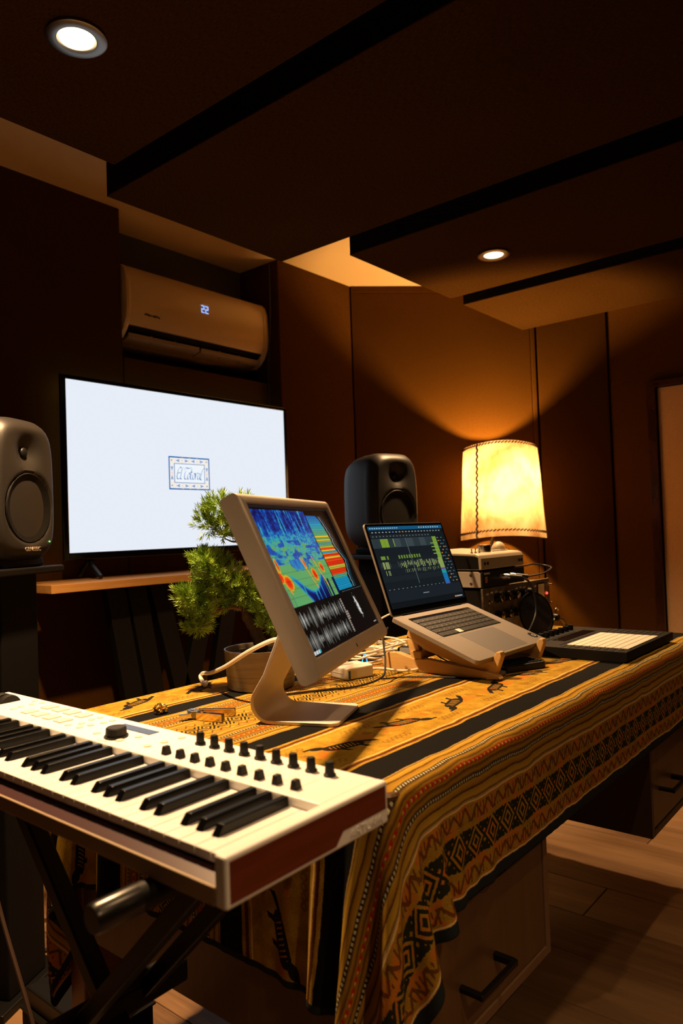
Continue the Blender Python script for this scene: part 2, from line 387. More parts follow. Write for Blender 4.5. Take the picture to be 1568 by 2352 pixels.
# ------------------------------------------------------------------ tablecloth material (woven bands measured across the cloth)
def mk_cloth():
    m, t, b = new_mat('woven_andean_cloth')
    uvn = t.nodes.new('ShaderNodeUVMap'); uvn.uv_map = 'flat'
    sp = t.nodes.new('ShaderNodeSeparateXYZ'); t.links.new(uvn.outputs[0], sp.inputs[0])
    u0, v0 = X(t, sp.outputs[0]), X(t, sp.outputs[1])
    vec = uvn.outputs[0]
    wob = (noise(t, vec, 11, 2)-0.5)*0.014; jit = (noise(t, vec, 260, 2)-0.5)*0.0022; jit2 = (noise(t, vec, 210, 2, out='Fac')-0.5)*0.0022
    u = u0 + jit2; w = (v0-1.0275).abs() + wob + jit
    grain = noise(t, vec, 620, 2, 0.8); mott = noise(t, vec, 38, 4, 0.6)
    gold = ramp(t, mott*0.4+grain*0.6, [(0.32, (0.15,0.072,0.006)), (0.5, (0.37,0.215,0.018)), (0.68, (0.60,0.385,0.048))])
    black = cmix(t, grain, (0.0022,0.0022,0.002), (0.0075,0.0072,0.006))
    navy = cmix(t, grain, (0.008,0.011,0.014), (0.024,0.032,0.038))
    col = gold
    orange = (0.50,0.105,0.010); brown = (0.10,0.025,0.008); pale = (0.72,0.50,0.22); red = (0.42,0.022,0.010)
    dkblk = (0.012,0.010,0.007)
    thr = mott*0.5 + 0.75           # ragged multiplier for woven motifs
    # --- bundles of fine stripes
    def bundle(col, a, c):
        s = ((w-(a+c)/2)/(c-a)).abs()     # 0 .. .5
        r = ramp(t, s*2.0, [(0.0, (0.255,0.119,0.0090)), (0.10, (0.300,0.154,0.0112)), (0.14, (0.098,0.038,0.0045)), (0.24, (0.345,0.189,0.0165)), (0.33, (0.026,0.015,0.0075)), (0.42, (0.026,0.015,0.0075)),
            (0.46, (0.420,0.252,0.0263)), (0.60, (0.315,0.154,0.0120)), (0.66, (0.038,0.014,0.0030)), (0.70, (0.375,0.217,0.0210)), (0.86, (0.465,0.287,0.0338)), (0.92, (0.120,0.049,0.0060)), (0.97, (0.465,0.315,0.1050)), (1.0, (0.07,0.035,0.006))])
        r = cmix(t, (s < 0.030)*((u/0.012).fract() < 0.72), r, red)
        r = cmix(t, (s < 0.015)*((u/0.012).fract() < 0.30), r, (0.62,0.36,0.06))
        r = cmix(t, s.band(0.170, 0.205)*((u/0.0065).fract() < 0.55), r, (0.50,0.45,0.29))
        return cmix(t, w.band(a, c), col, r)
    # --- animal band
    wc = w-0.276
    p = 0.168; uu = u + 0.03; idx = (uu/p).floor(); par = idx.mod2(); sg = 1.0-par*2.0
    x = uu.cell(p)*sg; y = wc*(1.0-((idx/2.0).floor()).mod2()*2.0)
    yb = y + x*0.28
    halo = (x.abs().band(0.012, 0.072))*((y-x*0.05).abs() < thr*0.013)
    b2 = (x/0.036).sq(); body = (b2*b2+((yb-0.001)/0.0145).sq() < thr)
    head = (((x-0.037)/0.0125).sq()+((yb+0.011)/0.0085).sq() < thr)
    beak = ((yb+0.016-(x-0.045)*0.2).abs() < 0.0026)*x.band(0.040, 0.060)
    legs = (yb.band(0.008, 0.027))*(((x+yb*0.3).abs()-0.017).abs() < 0.0042)
    tail = ((yb+0.004+(x+0.035)*0.5).abs() < 0.0052)*x.band(-0.058, -0.030)
    shape = body.max(head).max(beak).max(legs).max(tail)*(1.0-(((u+yb*0.4)/0.0068).fract() < 0.32)*(yb > -0.007)*(yb < 0.010)*(x.abs() < 0.024))
    x2 = (uu+p/2).cell(p); zz = ((x2.abs().pp(0.006)-((wc.abs()-0.043).abs())*0.8).abs() < 0.0022)*(wc.abs().band(0.036, 0.054))*(x2.abs() < 0.036)
    small = ((x2/0.016).sq()+((wc.abs()-0.012)/0.010).sq() < thr*0.9)*(par > 0.5)
    an = cmix(t, halo*(mott.ss(0.42, 0.60))*0.75, gold, orange)
    an = cmix(t, zz*0.45, an, brown); an = cmix(t, small*0.35, an, brown); an = cmix(t, shape, an, dkblk)
    col = cmix(t, w.band(0.2085, 0.3435), col, an)
    # --- figured hanging band
    wf = w-0.569
    q = 0.052; xf = u.cell(q); d = xf.abs()*1.0 + wf.abs()*0.95
    rings = ((d/0.0115).fract() < 0.56)*(wf.abs() < 0.0225)
    hooks = (((xf.abs()-0.021).abs() < 0.0035)*(wf.abs().band(0.008, 0.021))).max(((wf.abs()-0.0185).abs() < 0.003)*(xf.abs() > 0.012))
    z1 = (u.pp(0.017)-(wf.abs()-0.030)*0.85).abs() < 0.0030
    z2 = ((u*1.0).pp(0.0045) < 0.0016)*((noise(t, vec, 55, 0)) > 0.47)
    zig = (z1.max(z2))*(wf.abs().band(0.030, 0.0505))
    fg = cmix(t, (mott > 0.52)*0.6, gold, orange); fg = cmix(t, zig*0.85, fg, brown); fg = cmix(t, rings.max(hooks*(wf.abs() < 0.0225)), fg, (0.018,0.020,0.012))
    col = cmix(t, w.band(0.5125, 0.6255), col, fg)
    # --- centre meander band
    xm = u.cell(0.036); dm = xm.abs()+w*0.8
    mm = ((dm/0.0085).fract() < 0.5)*(w < 0.021); mz = ((u.pp(0.010)-(w-0.026)*0.9).abs() < 0.002)*w.band(0.025, 0.039)
    ct = cmix(t, mm, gold, dkblk); ct = cmix(t, mz*0.8, ct, brown); col = cmix(t, w < 0.0405, col, ct)
    col = bundle(col, 0.0405, 0.1365); col = bundle(col, 0.4175, 0.5125)
    # --- plain dark bands, thin pale lines
    col = cmix(t, w.band(0.1365, 0.1875).max(w.band(0.3625, 0.4175)), col, black)
    for a in (0.2075, 0.3445, 0.5135, 0.6245): col = cmix(t, (w-a).abs() < 0.0014, col, pale)
    for a in (0.1985, 0.3525): col = cmix(t, (w-a).abs() < 0.0035, col, brown)
    col = cmix(t, (w > 0.6265).max(u0 < 0.508).max(u0 > 2.632), col, navy)
    t.links.new(col, b.inputs['Base Color']); b.inputs['Roughness'].default_value = 0.92; b.inputs['Specular IOR Level'].default_value = 0.12
    
    bump(t, b, grain*0.7+mott*0.3, 0.45, 0.0012); return m
M['cloth'] = mk_cloth()

# ================================================================== STRUCTURE
ZC, ZP = 2.405, 2.153          # ceiling, underside of the hung panels
XL, XR, YB, YF = -1.3, 4.07, 2.675, -1.9
fl = struct('floor', MB().box(XL-.1, XR+.1, YF-.1, YB+.1, -0.08, -0.006), M['subfloor'], 'oak plank floor of the room')
pw, pl = 0.19, 1.22
plank = mesh_from('plank', MB().box(0.0008, pw-0.0008, 0.001, pl-0.001, -0.006, 0.0), bevel=0.0012, segs=1)
plank.materials.append(M['floor_plank'])
i = 0; x = -0.28
while x < XR-0.05:
    y = -1.2 + (i % 3)*0.41 - 0.41
    while y < 2.5:
        o = bpy.data.objects.new('plank', plank); COL.objects.link(o); o.parent = fl; o.location = (x, y, 0)
        y += pl
    x += pw; i += 1
struct('ceiling', MB().box(XL-.1, XR+.1, YF-.1, YB+.1, ZC, ZC+.1), M['paint_cream'], 'cream painted ceiling above the hung panels')
wb = struct('wall_back', MB().box(XL-.1, XR+.1, YB, YB+.1, 0, ZC), M['paint_olive'], 'olive wall behind the television')
obj('acoustic_panel', MB().box(XL, 1.676, 2.475, YB, 0, ZC), M['wall_fabric'], wb, bevel=0.004)
obj('acoustic_panel', MB().box(1.680, 2.496, 2.475, YB, 0, 1.815), M['wall_fabric'], wb, bevel=0.004)
obj('acoustic_panel', MB().prism([(2.500,2.41),(3.047,2.409),(3.047,YB),(2.500,YB)], 'z', 0, ZC), M['wall_fabric'], wb, bevel=0.004)
struct('wall_right', MB().box(XR, XR+.1, YF-.1, YB, 0, ZC), M['wall_fabric'], 'brown fabric wall with the pale door')
struct('wall_left', MB().box(XL-.1, XL, YF-.1, YB, 0, ZC), M['wall_fabric'], 'brown fabric wall behind the player')
struct('wall_front', MB().box(XL, XR, YF-.1, YF, 0, ZC), M['wall_fabric'], 'brown fabric wall behind the camera')
# diagonal corner wall, built as fabric panels along the 45 degree line
A = Vector((3.047, 2.409)); Bv = Vector((4.085, 1.371)); dv = (Bv-A).normalized(); nv = Vector((dv.y, -dv.x))   # nv points into room? fixed below
if nv.x > 0: nv = -nv
def diag(s, off): p = A + dv*s + nv*off; return (p.x, p.y)
L = (Bv-A).length
def dprism(s0, s1, o0, o1, z0, z1): return MB().prism([diag(s0,o0), diag(s1,o0), diag(s1,o1), diag(s0,o1)], 'z', z0, z1)
wc_ = struct('wall_corner', dprism(0, L, -0.30, -0.012, 0, ZC), M['edge_dark'], 'angled brown fabric corner behind the lamp')
sS = 1.004
obj('acoustic_panel', dprism(0.006, sS-0.022, -0.012, 0.0, 0, ZC-0.038), M['wall_fabric'], wc_, bevel=0.002)
obj('trim_strip', dprism(0.006, sS+0.4, -0.012, 0.002, ZC-0.036, ZC), M['wall_fabric'], wc_, bevel=0.002)
obj('trim_strip', dprism(sS-0.018, sS+0.004, -0.012, 0.006, 0, ZC-0.038), M['wall_fabric'], wc_, bevel=0.002)
obj('acoustic_panel', dprism(sS+0.020, L-0.050, -0.012, 0.0, 0, ZC-0.038), M['wall_fabric'], wc_, bevel=0.002)
# door in the right wall
dr = struct('door_1', MB().box(XR-0.022, XR-0.002, 0.22, 1.150, 0.0, 1.795), M['door_pale'], 'pale fabric-faced door in a dark lacquered frame', bevel=0.002)
fm = MB(); fm.box(XR-0.05, XR, 1.156, 1.200, 0, 1.83); fm.box(XR-0.05, XR, 0.17, 1.156, 1.798, 1.83); fm.box(XR-0.05, XR, 0.17, 0.214, 0, 1.798)
obj('door_frame', fm, M['door_frame'], dr, bevel=0.003)
kn = MB().lathe([(0.012,0),(0.012,0.03),(0.026,0.035),(0.028,0.055),(0.015,0.065)], 16, (0,0,0), 'x'); kn.v = [(XR-0.022-p[0], p[1]+0.29, p[2]+0.95) for p in kn.v]
obj('door_knob', kn, M['chrome'], dr, smooth=True)

# hung ceiling panels (fabric underside, black edges)
def cpanel(label, x0, x1, y1, y0=-1.85, z0=ZP, th=0.125):
    t = thing('ceiling_panel', label, 'ceiling panel', ((x0+x1)/2, (y0+y1)/2, z0), 'fabric ceiling panels')
    cx, cy = (x0+x1)/2, (y0+y1)/2
    obj('fabric_face', MB().box(x0-cx, x1-cx, y0-cy, y1-cy, 0, 0.006), M['ceil_fabric'], t, bevel=0.002)
    obj('edge_frame', MB().box(x0-cx+.001, x1-cx-.001, y0-cy+.001, y1-cy-.001, 0.006, th), M['edge_dark'], t)
    obj('hanger', MB().box(x1-cx-.06, x1-cx-.02, -.02, .02, th, ZC-z0), M['edge_dark'], t)
cpanel('brown fabric ceiling panel nearest the camera, holding the brighter downlight', XL+.02, 1.187, 1.770)
cpanel('widest-looking brown fabric ceiling panel without any downlight, reaching over the air conditioner', 1.280, 2.051, 1.954)
cpanel('brown fabric ceiling panel with the far downlight above the desk lamp side', 2.187, 2.931, 1.722)
cpanel('rearmost brown fabric ceiling panel lit from below by the parchment lamp', 3.057, 3.690, 1.730)

# recessed downlights
def downlight(x, y, watts, label):
    t = thing('downlight', label, 'downlight', (x, y, ZP-0.004), 'recessed downlights')
    obj('trim_ring', MB().lathe([(0.062,0.0035),(0.062,-0.003),(0.056,-0.006),(0.040,-0.004),(0.037,0.002)], 40, caps=False), M['steel_dark'], t, smooth=True)
    obj('lens', MB().lathe([(0.0001,-0.003),(0.036,-0.002),(0.037,0.003)], 40, caps=False), M['lens'], t, smooth=True)
    ld = bpy.data.lights.new('downlight_beam', 'SPOT'); ld.energy = watts; ld.color = WARM; ld.spot_size = math.radians(104); ld.spot_blend = 0.7; ld.shadow_soft_size = 0.028
    lo = bpy.data.objects.new('downlight_beam', ld); COL.objects.link(lo); lo.parent = t; lo.location = (0,0,-0.012)
M['lens'] = emit('downlight_lens', (1.0,0.70,0.36), 5)
dl_labels = ['glowing round downlight nearest the camera in the dark ceiling panel', 'glowing round downlight in the far ceiling panel above the laptop',
             'round downlight above the near end of the desk, out of the picture', 'round downlight above the far end of the desk, out of the picture',
             'round downlight near the wall behind the camera, out of the picture']
for (x, y, w_), lb in zip(DOWNLIGHTS, dl_labels): downlight(x, y, w_, lb)

# ================================================================== DESK
DZ = 0.75; DX0, DX1, DY0, DY1 = 0.757, 2.357, 0.565, 1.37
desk = thing('desk', 'brown laminate desk with hanging drawer units under a woven cloth', 'desk', (1.557, 0.9675, 0))
def dl(mb): mb.v = [(p[0]-1.557, p[1]-0.9675, p[2]) for p in mb.v]; return mb
def rrect0(x0, x1, y0, y1, r, n=6):
    P = []
    for cx, cy, a0 in ((x1-r,y1-r,0),(x0+r,y1-r,90),(x0+r,y0+r,180),(x1-r,y0+r,270)):
        for k in range(n+1): P.append((cx+r*math.cos(math.radians(a0+90*k/n)), cy+r*math.sin(math.radians(a0+90*k/n))))
    return P
obj('tabletop', dl(MB().prism(rrect0(DX0+.003, DX1-.003, DY0+.003, DY1-.003, .030), 'z', DZ-0.028, DZ)), M['desk_brown'], desk, bevel=0.008, segs=3)
for x0, x1 in ((DX0+.002, DX0+.09), (DX1-.09, DX1-.002)):
    for y0, y1 in ((1.300, 1.350), (DY0+.012, DY0+.06)):
        if y0 < 1: continue
        obj('leg', dl(MB().box(x0, x1, y0, y1, 0, DZ-.028)), M['leg_wood'], desk, bevel=0.003)
def pedestal(x0, x1, y0, y1, z0, z1, seam, hz, hx0, hx1):
    b = MB(); th = 0.016
    b.box(x0, x0+th, y0, y1, z0, z1); b.box(x1-th, x1, y0, y1, z0, z1); b.box(x0+th, x1-th, y0, y1, z0, z0+th); b.box(x0+th, x1-th, y1-th, y1, z0+th, z1)
    c = obj('cabinet_body', dl(b), M['desk_edge'] if x0 < 1 else M['desk_dark'], desk, bevel=0.001, segs=1)
    for a, e in ((z0+th+.003, seam-.002), (seam+.002, z1-.004)):
        f = obj('drawer_front', dl(MB().box(x0+th+.003, x1-th-.003, y0+.002, y0+.02, a, e)), M['desk_brown'], desk, bevel=0.001, segs=1)
        if a < seam-.05:
            h = MB(); yy = y0-.032
            h.box(hx0, hx1, yy-.004, yy+.004, hz-.005, hz+.005); h.box(hx0, hx0+.010, yy, y0+.004, hz-.0045, hz+.0045); h.box(hx1-.010, hx1, yy, y0+.004, hz-.006, hz+.006)
            obj('handle', dl(h), M['black_metal'], f, bevel=0.0015, segs=1)
    obj('side_panel', dl(MB().box(x0-.002, x0, y0+.002, y1, z0+.001, z1)), M['desk_brown'] if x0 < 1 else M['desk_dark'], desk)
pedestal(0.762, 1.232, 0.572, 1.296, 0.340, 0.720, 0.540, 0.424, 0.925, 1.038)
pedestal(1.815, 2.330, 0.572, 1.296, 0.335, 0.720, 0.560, 0.436, 1.880, 1.995)

# ------------------------------------------------------------------ tablecloth: flat grid relaxed over the desk (position based dynamics)
def drape():
    u0, u1, v0, v1 = 0.497, 2.640, 0.383, 1.672; h = 0.0135
    nu, nv = int(round((u1-u0)/h))+1, int(round((v1-v0)/h))+1
    us, vs_ = np.linspace(u0, u1, nu), np.linspace(v0, v1, nv); hu, hv = us[1]-us[0], vs_[1]-vs_[0]
    U, V = np.meshgrid(us, vs_, indexing='ij'); T = 0.0042; zt = DZ + T
    r2 = np.random.default_rng(3)
    P = np.stack([U, V, np.full_like(U, zt)], -1)
    P += r2.normal(0, 0.0004, P.shape)
    on = (U > DX0+.012) & (U < DX1-.012) & (V > DY0+.012) & (V < DY1-.012); P[on, 2] = zt; P[on, 0] = U[on]; P[on, 1] = V[on]
    w = np.where(on, 0.0, 1.0)
    # start the overhang tilted down, corners pushed out so that they fold outwards
    ox = np.maximum(DX0-U, 0)-np.maximum(U-DX1, 0); oy = np.maximum(DY0-V, 0)-np.maximum(V-DY1, 0)
    P[..., 2] -= 0.55*np.hypot(ox, oy)*np.where(on, 0, 1)
    c = np.array([(DX0+DX1)/2, (DY0+DY1)/2, (DZ-1.0)/2+0.0]); hb = np.array([(DX1-DX0)/2, (DY1-DY0)/2, (DZ+1.0)/2]); R = 0.014
    def collide(P):
        d = P-c; q = np.abs(d)-(hb-R); qp = np.maximum(q, 0); ln = np.linalg.norm(qp, axis=-1); ins = q.max(-1)
        sd = np.where(ln > 0, ln, np.minimum(ins, 0))-R
        n = np.where(ln[..., None] > 1e-9, qp/np.maximum(ln, 1e-9)[..., None], (q == ins[..., None]).astype(float))*np.sign(d)
        pen = np.maximum(T-sd, 0)*(w > 0); P += n*pen[..., None]; return pen > 0
    def con(A, B, wa, wb, L, k):
        d = B-A; l = np.linalg.norm(d, axis=-1); s = wa+wb
        f = np.where(s > 0, k*(l-L)/np.maximum(l*s, 1e-9), 0.0)[..., None]*d
        A += f*wa[..., None]; B -= f*wb[..., None]
    dt = 1/60.0; prev = P.copy()
    Ld = math.hypot(hu, hv)
    full = np.where(on, 1.0, 1.022); HU = hu*full; HV = hv*np.where(on, 1.0, 1.0)*np.where((U < DX0) , 1.015, 1.0)
    def sweep(k_shear, k_bend):
        for o in (0, 1):
            n = P[o:nu-1:2].shape[0]; con(P[o:nu-1:2], P[o+1:nu:2][:n], w[o:nu-1:2], w[o+1:nu:2][:n], HU[o:nu-1:2], 1.0)
            n = P[:, o:nv-1:2].shape[1]
            con(P[:, o:nv-1:2], P[:, o+1:nv:2][:, :n], w[:, o:nv-1:2], w[:, o+1:nv:2][:, :n], HV[:, o:nv-1:2], 1.0)
            n = P[o:nu-1:2].shape[0]
            con(P[o:nu-1:2, :-1], P[o+1:nu:2, 1:][:n], w[o:nu-1:2, :-1], w[o+1:nu:2, 1:][:n], Ld, k_shear)
            con(P[o:nu-1:2, 1:], P[o+1:nu:2, :-1][:n], w[o:nu-1:2, 1:], w[o+1:nu:2, :-1][:n], Ld, k_shear)
        for o in (0, 1, 2, 3):
            n = min(P[o:nu-2:4].shape[0], P[o+2:nu:4].shape[0]); con(P[o:nu-2:4][:n], P[o+2:nu:4][:n], w[o:nu-2:4][:n], w[o+2:nu:4][:n], 2*hu, k_bend)
            n = min(P[:, o:nv-2:4].shape[1], P[:, o+2:nv:4].shape[1]); con(P[:, o:nv-2:4][:, :n], P[:, o+2:nv:4][:, :n], w[:, o:nv-2:4][:, :n], w[:, o+2:nv:4][:, :n], 2*hv, k_bend)
    for step in range(150):
        vel = (P-prev)*(0.97 if step < 90 else 0.90); prev = P.copy()
        P = P + (vel + np.array([0, 0, -9.8*dt*dt]))*w[..., None]
        for it in range(7 if step < 110 else 14):
            sweep(0.35, 0.16); hit = collide(P)
        prev = np.where(hit[..., None], prev*0.3+P*0.7, prev)
    # gentle puckers along the striped bands where the weave pulls together
    wv = np.abs(V-1.0275)
    pk = np.exp(-((wv-0.44)/0.035)**2)+0.8*np.exp(-((wv-0.353)/0.014)**2)+0.6*np.exp(-((wv-0.198)/0.014)**2)
    nz = np.zeros_like(U)
    for k, (fu, fv, ph) in enumerate([(34,11,0.3),(57,-23,1.7),(81,19,4.0),(23,40,2.2)]): nz += np.sin(fu*U+fv*V+ph)/(1+0.3*k)
    P[..., 2] += np.where(on, pk*0.0008*np.maximum(nz, -0.2)+0.0003, 0)
    verts = P.reshape(-1, 3); idx = np.arange(nu*nv).reshape(nu, nv)
    faces = np.stack([idx[:-1,:-1], idx[1:,:-1], idx[1:,1:], idx[:-1,1:]], -1).reshape(-1, 4)
    me = bpy.data.meshes.new('tablecloth'); me.from_pydata(verts.tolist(), [], faces.tolist())
    uv = me.uv_layers.new(name='flat'); flat = np.stack([U.reshape(-1), V.reshape(-1)], -1)
    uv.data.foreach_set('uv', flat[faces.reshape(-1)].reshape(-1).tolist())
    print('hem z', P[30:120:15, 0, 2].round(3), 'near', P[0, 10:90:10, 2].round(3)); me.polygons.foreach_set('use_smooth', [True]*len(me.polygons)); me.materials.append(M['cloth']); me.update(); return me
cl = bpy.data.objects.new('tablecloth', drape()); COL.objects.link(cl)
tag(cl, 'gold and black striped woven cloth draped over the desk', 'tablecloth')
md = cl.modifiers.new('thickness', 'SOLIDIFY'); md.thickness = 0.0016; md.offset = 0
md = cl.modifiers.new('smooth', 'SUBSURF'); md.levels = 1; md.render_levels = 1
CZ = DZ + 0.0058      # top of the cloth on the desk

# ================================================================== MUSIC KEYBOARD
KX0, KX1, KY0, KY1, KZ0, KZ1 = 0.419, 0.655, 0.489, 1.359, 0.772, 0.818
kb = thing('keyboard_controller', 'white music keyboard with black knobs and reddish wooden end panel', 'keyboard', (0.537, 0.924, KZ0))
def kl(mb): mb.v = [(p[0]-0.537, p[1]-0.924, p[2]-KZ0) for p in mb.v]; return mb
XFB = 0.559
b = MB(); b.box(XFB, KX1, KY0+.014, KY1-.014, KZ0+.006, KZ1); obj('control_panel', kl(b), M['kb_white'], kb, bevel=0.0025)
for y0, y1 in ((KY0, KY0+.0155), (KY1-.0155, KY1)):
    obj('end_cheek', kl(MB().box(KX0, KX1, y0, y1, KZ0, KZ1)), M['kb_white'], kb, bevel=0.003, segs=3)
obj('base', kl(MB().box(KX0, XFB+.01, KY0+.0155, KY1-.0155, KZ0, KZ0+.017)), M['kb_tan'], kb, bevel=0.001)
lg_ = MB().prism([(KX0+.0015, KZ0+.0165), (XFB, KZ0+.0165), (XFB, KZ0+.026), (KX0+.028, KZ0+.026)], 'y', KY0+.0155, KY1-.0155)
obj('ledge', kl(lg_), M['kb_ledge'], kb)
# wooden end panels with the cut corner for the maker's name
def side(yo, yi, right=True):
    f = 0.0045
    poly = [(KX0+f, KZ0+f), (KX1-.090, KZ0+f), (KX1-.078, KZ0+.0165), (KX1-f, KZ0+.0165), (KX1-f, KZ1-f), (KX0+f, KZ1-f)]
    obj('wood_side', kl(MB().prism(poly, 'y', yo, yi)), M['kb_wood'], kb, bevel=0.0004, segs=1)
side(KY0-.0006, KY0+.001); side(KY1-.001, KY1+.0006)
me = text_mesh('lettering', 'ARTURIA', 0.0125, 0.0006, 0.0, 1.12); me.materials.append(M['kb_white'])
o = obj('lettering', me, M['kb_white'], kb); o.rotation_euler = (math.pi/2, 0, 0); o.location = (KX1-.039-0.537, KY0-.0004-0.924, 0.0088); o['label'] = 'raised maker name on the white corner'
# keys: 36 white, 25 black (drawn from the high end at the right)
NW = 36; ky0 = KY0+.017; kp = (KY1-.017-ky0)/NW; kf = 0.437
wk = MB(); wk.box(kf, XFB, -kp/2+.0005, kp/2-.0005, 0.800, 0.8075); wk.box(kf, kf+.004, -kp/2+.0005, kp/2-.0005, 0.7985, 0.800)
wk.v = [(p[0], p[1], p[2]-KZ0) for p in wk.v]; wk.v = [(p[0]-0.537, p[1], p[2]) for p in wk.v]
wmesh = mesh_from('white_key', wk, bevel=0.0009, segs=2); wmesh.materials.append(M['key_white'])
bk = MB(); bw = 0.0052
bt, bb = 0.8175, 0.806
bk.add([(0.459,-bw,bb),(XFB-.001,-bw,bb),(XFB-.001,bw,bb),(0.459,bw,bb),(0.468,-bw+.0009,bt),(XFB-.001,-bw+.0009,bt),(XFB-.001,bw-.0009,bt),(0.468,bw-.0009,bt)], [(0,3,2,1),(4,5,6,7),(0,1,5,4),(1,2,6,5),(2,3,7,6),(3,0,4,7)])
bk.v = [(p[0]-0.537, p[1], p[2]-KZ0) for p in bk.v]
bmesh_ = mesh_from('black_key', bk, bevel=0.0009, segs=2); bmesh_.materials.append(M['key_black'])
order = 'CBAGFED'    # going left from the top C
for n in range(NW):
    yc = ky0+kp*(n+.5)-0.924
    o = bpy.data.objects.new('white_key', wmesh); COL.objects.link(o); o.parent = kb; o.location = (0, yc, 0)
    note = order[n % 7]
    if n < NW-1 and note in 'BAGED':
        o = bpy.data.objects.new('black_key', bmesh_); COL.objects.link(o); o.parent = kb
        o.location = (0, ky0+kp*(n+1)-0.924 + {'B': -.001, 'A': 0, 'G': .001, 'E': -.001, 'D': .001}[note], 0)
top = KZ1-KZ0
kmesh = mesh_from('knob', MB().lathe([(0.0072,0),(0.0072,0.0022),(0.0056,0.0036),(0.0050,0.0150),(0.0042,0.0162)], 20), smooth=True); kmesh.materials.append(M['knob_dark'])
fmb = MB(); fmb.add([(-.0058,-.0042,0),(.0058,-.0042,0),(.0058,.0042,0),(-.0058,.0042,0),(-.0040,-.0032,.0105),(.0040,-.0032,.0105),(.0040,.0032,.0105),(-.0040,.0032,.0105)], [(0,3,2,1),(4,5,6,7),(0,1,5,4),(1,2,6,5),(2,3,7,6),(3,0,4,7)])
fmesh = mesh_from('fader_cap', fmb, bevel=0.0008); fmesh.materials.append(M['knob_dark'])
slot = mesh_from('fader_slot', MB().box(-.011, .036, -.0006, .0006, -.001, .0002)); slot.materials.append(M['soft_btn'])
for k in range(9):
    y = 0.552 + k*0.02838
    o = bpy.data.objects.new('knob', kmesh); COL.objects.link(o); o.parent = kb; o.location = (0.631-0.537, y-0.924, top)
    o = bpy.data.objects.new('fader_cap', fmesh); COL.objects.link(o); o.parent = kb; o.location = (0.578-0.537, y+.003-0.924, top)
    o = bpy.data.objects.new('fader_slot', slot); COL.objects.link(o); o.parent = kb; o.location = (0.578-0.537, y+.003-0.924, top)
enc = MB(); pr = []
seg = 40
for r_, h in ((0.0165,0),(0.0165,0.003),(0.0145,0.004),(0.0140,0.013),(0.0125,0.0145)): pr.append((r_, h))
enc.lathe(pr, seg)
enc.v = [((p[0]*(1+.03*math.cos(12*math.atan2(p[1],p[0]))) if p[2] < .01 else p[0]), (p[1]*(1+.03*math.cos(12*math.atan2(p[1],p[0]))) if p[2] < .01 else p[1]), p[2]) for p in enc.v]
o = obj('encoder_knob', enc, M['knob_dark'], kb, smooth=True); o.location = (0.588-0.537, 0.909-0.924, top)
o = obj('display', MB().box(-.009, .009, -.042, .042, -.001, .0008), M['lcd_dark'], kb, bevel=0.0005); o.location = (0.628-0.537, 0.918-0.924, top)
pm = mesh_from('pad', MB().box(-.0115, .0115, -.0105, .0105, -.0005, .002), bevel=0.001); pm.materials.append(M['soft_btn'])
for k in range(4):
    for xx in (0.595, 0.630):
        o = bpy.data.objects.new('pad', pm); COL.objects.link(o); o.parent = kb; o.location = (xx-0.537, 1.062+k*0.0345-0.924, top)
bmh = mesh_from('button', MB().lathe([(0.0056,0),(0.0056,0.0008),(0.0048,0.0015)], 16), smooth=True); bmh.materials.append(M['soft_btn'])
for bx_, by_ in ((.623,1.028),(.637,1.027),(.622,.994),(.637,.994),(.601,1.020),(.603,.999),(.587,1.002),(.583,.950),(.580,.888),(.605,.881),(.585,.832),(.609,.828),(.636,.825),(.640,1.21),(.625,1.215),(.605,1.215),(.590,1.21),(.640,1.235),(.585,1.03)):
    o = bpy.data.objects.new('button', bmh); COL.objects.link(o); o.parent = kb; o.location = (bx_-0.537, by_-0.924, top)
for yy in (1.272, 1.297):
    w_ = MB().lathe([(0.019,-.007),(0.0205,-.005),(0.0205,.005),(0.019,.007)], 32, axis='y')
    o = obj('mod_wheel', w_, M['rubber'], kb, smooth=True); o.location = (0.612-0.537, yy-0.924, top-.008)
# small printed name under the encoder
me = text_mesh('printed_name', 'Arturia', 0.008, 0.0001, 0.15, 1.1); me.materials.append(M['soft_btn'])
o = obj('printed_name', me, M['soft_btn'], kb); o.rotation_euler = (0, 0, -math.pi/2); o.location = (0.566-0.537, 0.911-0.924, top+.0002)

# keyboard stand
ks = thing('keyboard_stand', 'black folding X stand carrying the white music keyboard', 'stand', (0.55, 0.88, 0))
def sl(mb): mb.v = [(p[0]-.55, p[1]-.88, p[2]) for p in mb.v]; return mb
for ya in (0.600, 1.158):
    arm = obj('support_arm', sl(MB().tube([(0.375, ya, 0.7575), (0.705, ya, 0.7575)], 0.0135, 16)), M['black_metal'], ks, smooth=True)
    obj('end_cap', sl(MB().tube([(0.358, ya, 0.7575), (0.362, ya, 0.7575), (0.405, ya, 0.7575)], [0.0125, 0.0142, 0.0142], 16)), M['black_gloss2'], arm, smooth=True)
for xx in (0.50, 0.60):
    obj('leg_tube', sl(MB().bar((xx, 0.600, 0.750), (xx, 1.32, 0.035), 0.022, 0.022, (1,0,0))), M['black_metal'], ks, bevel=0.003)
obj('leg_tube', sl(MB().bar((0.55, 1.158, 0.750), (0.55, 0.44, 0.035), 0.026, 0.026, (1,0,0))), M['black_metal'], ks, bevel=0.003)
for yy in (0.44, 1.32):
    obj('foot_bar', sl(MB().tube([(0.36, yy, 0.022), (0.74, yy, 0.022)], 0.017, 12)), M['black_metal'], ks, smooth=True)
obj('pivot_axle', sl(MB().box(0.455, 0.665, 0.862, 0.896, 0.462, 0.494)), M['black_metal'], ks, bevel=0.004)
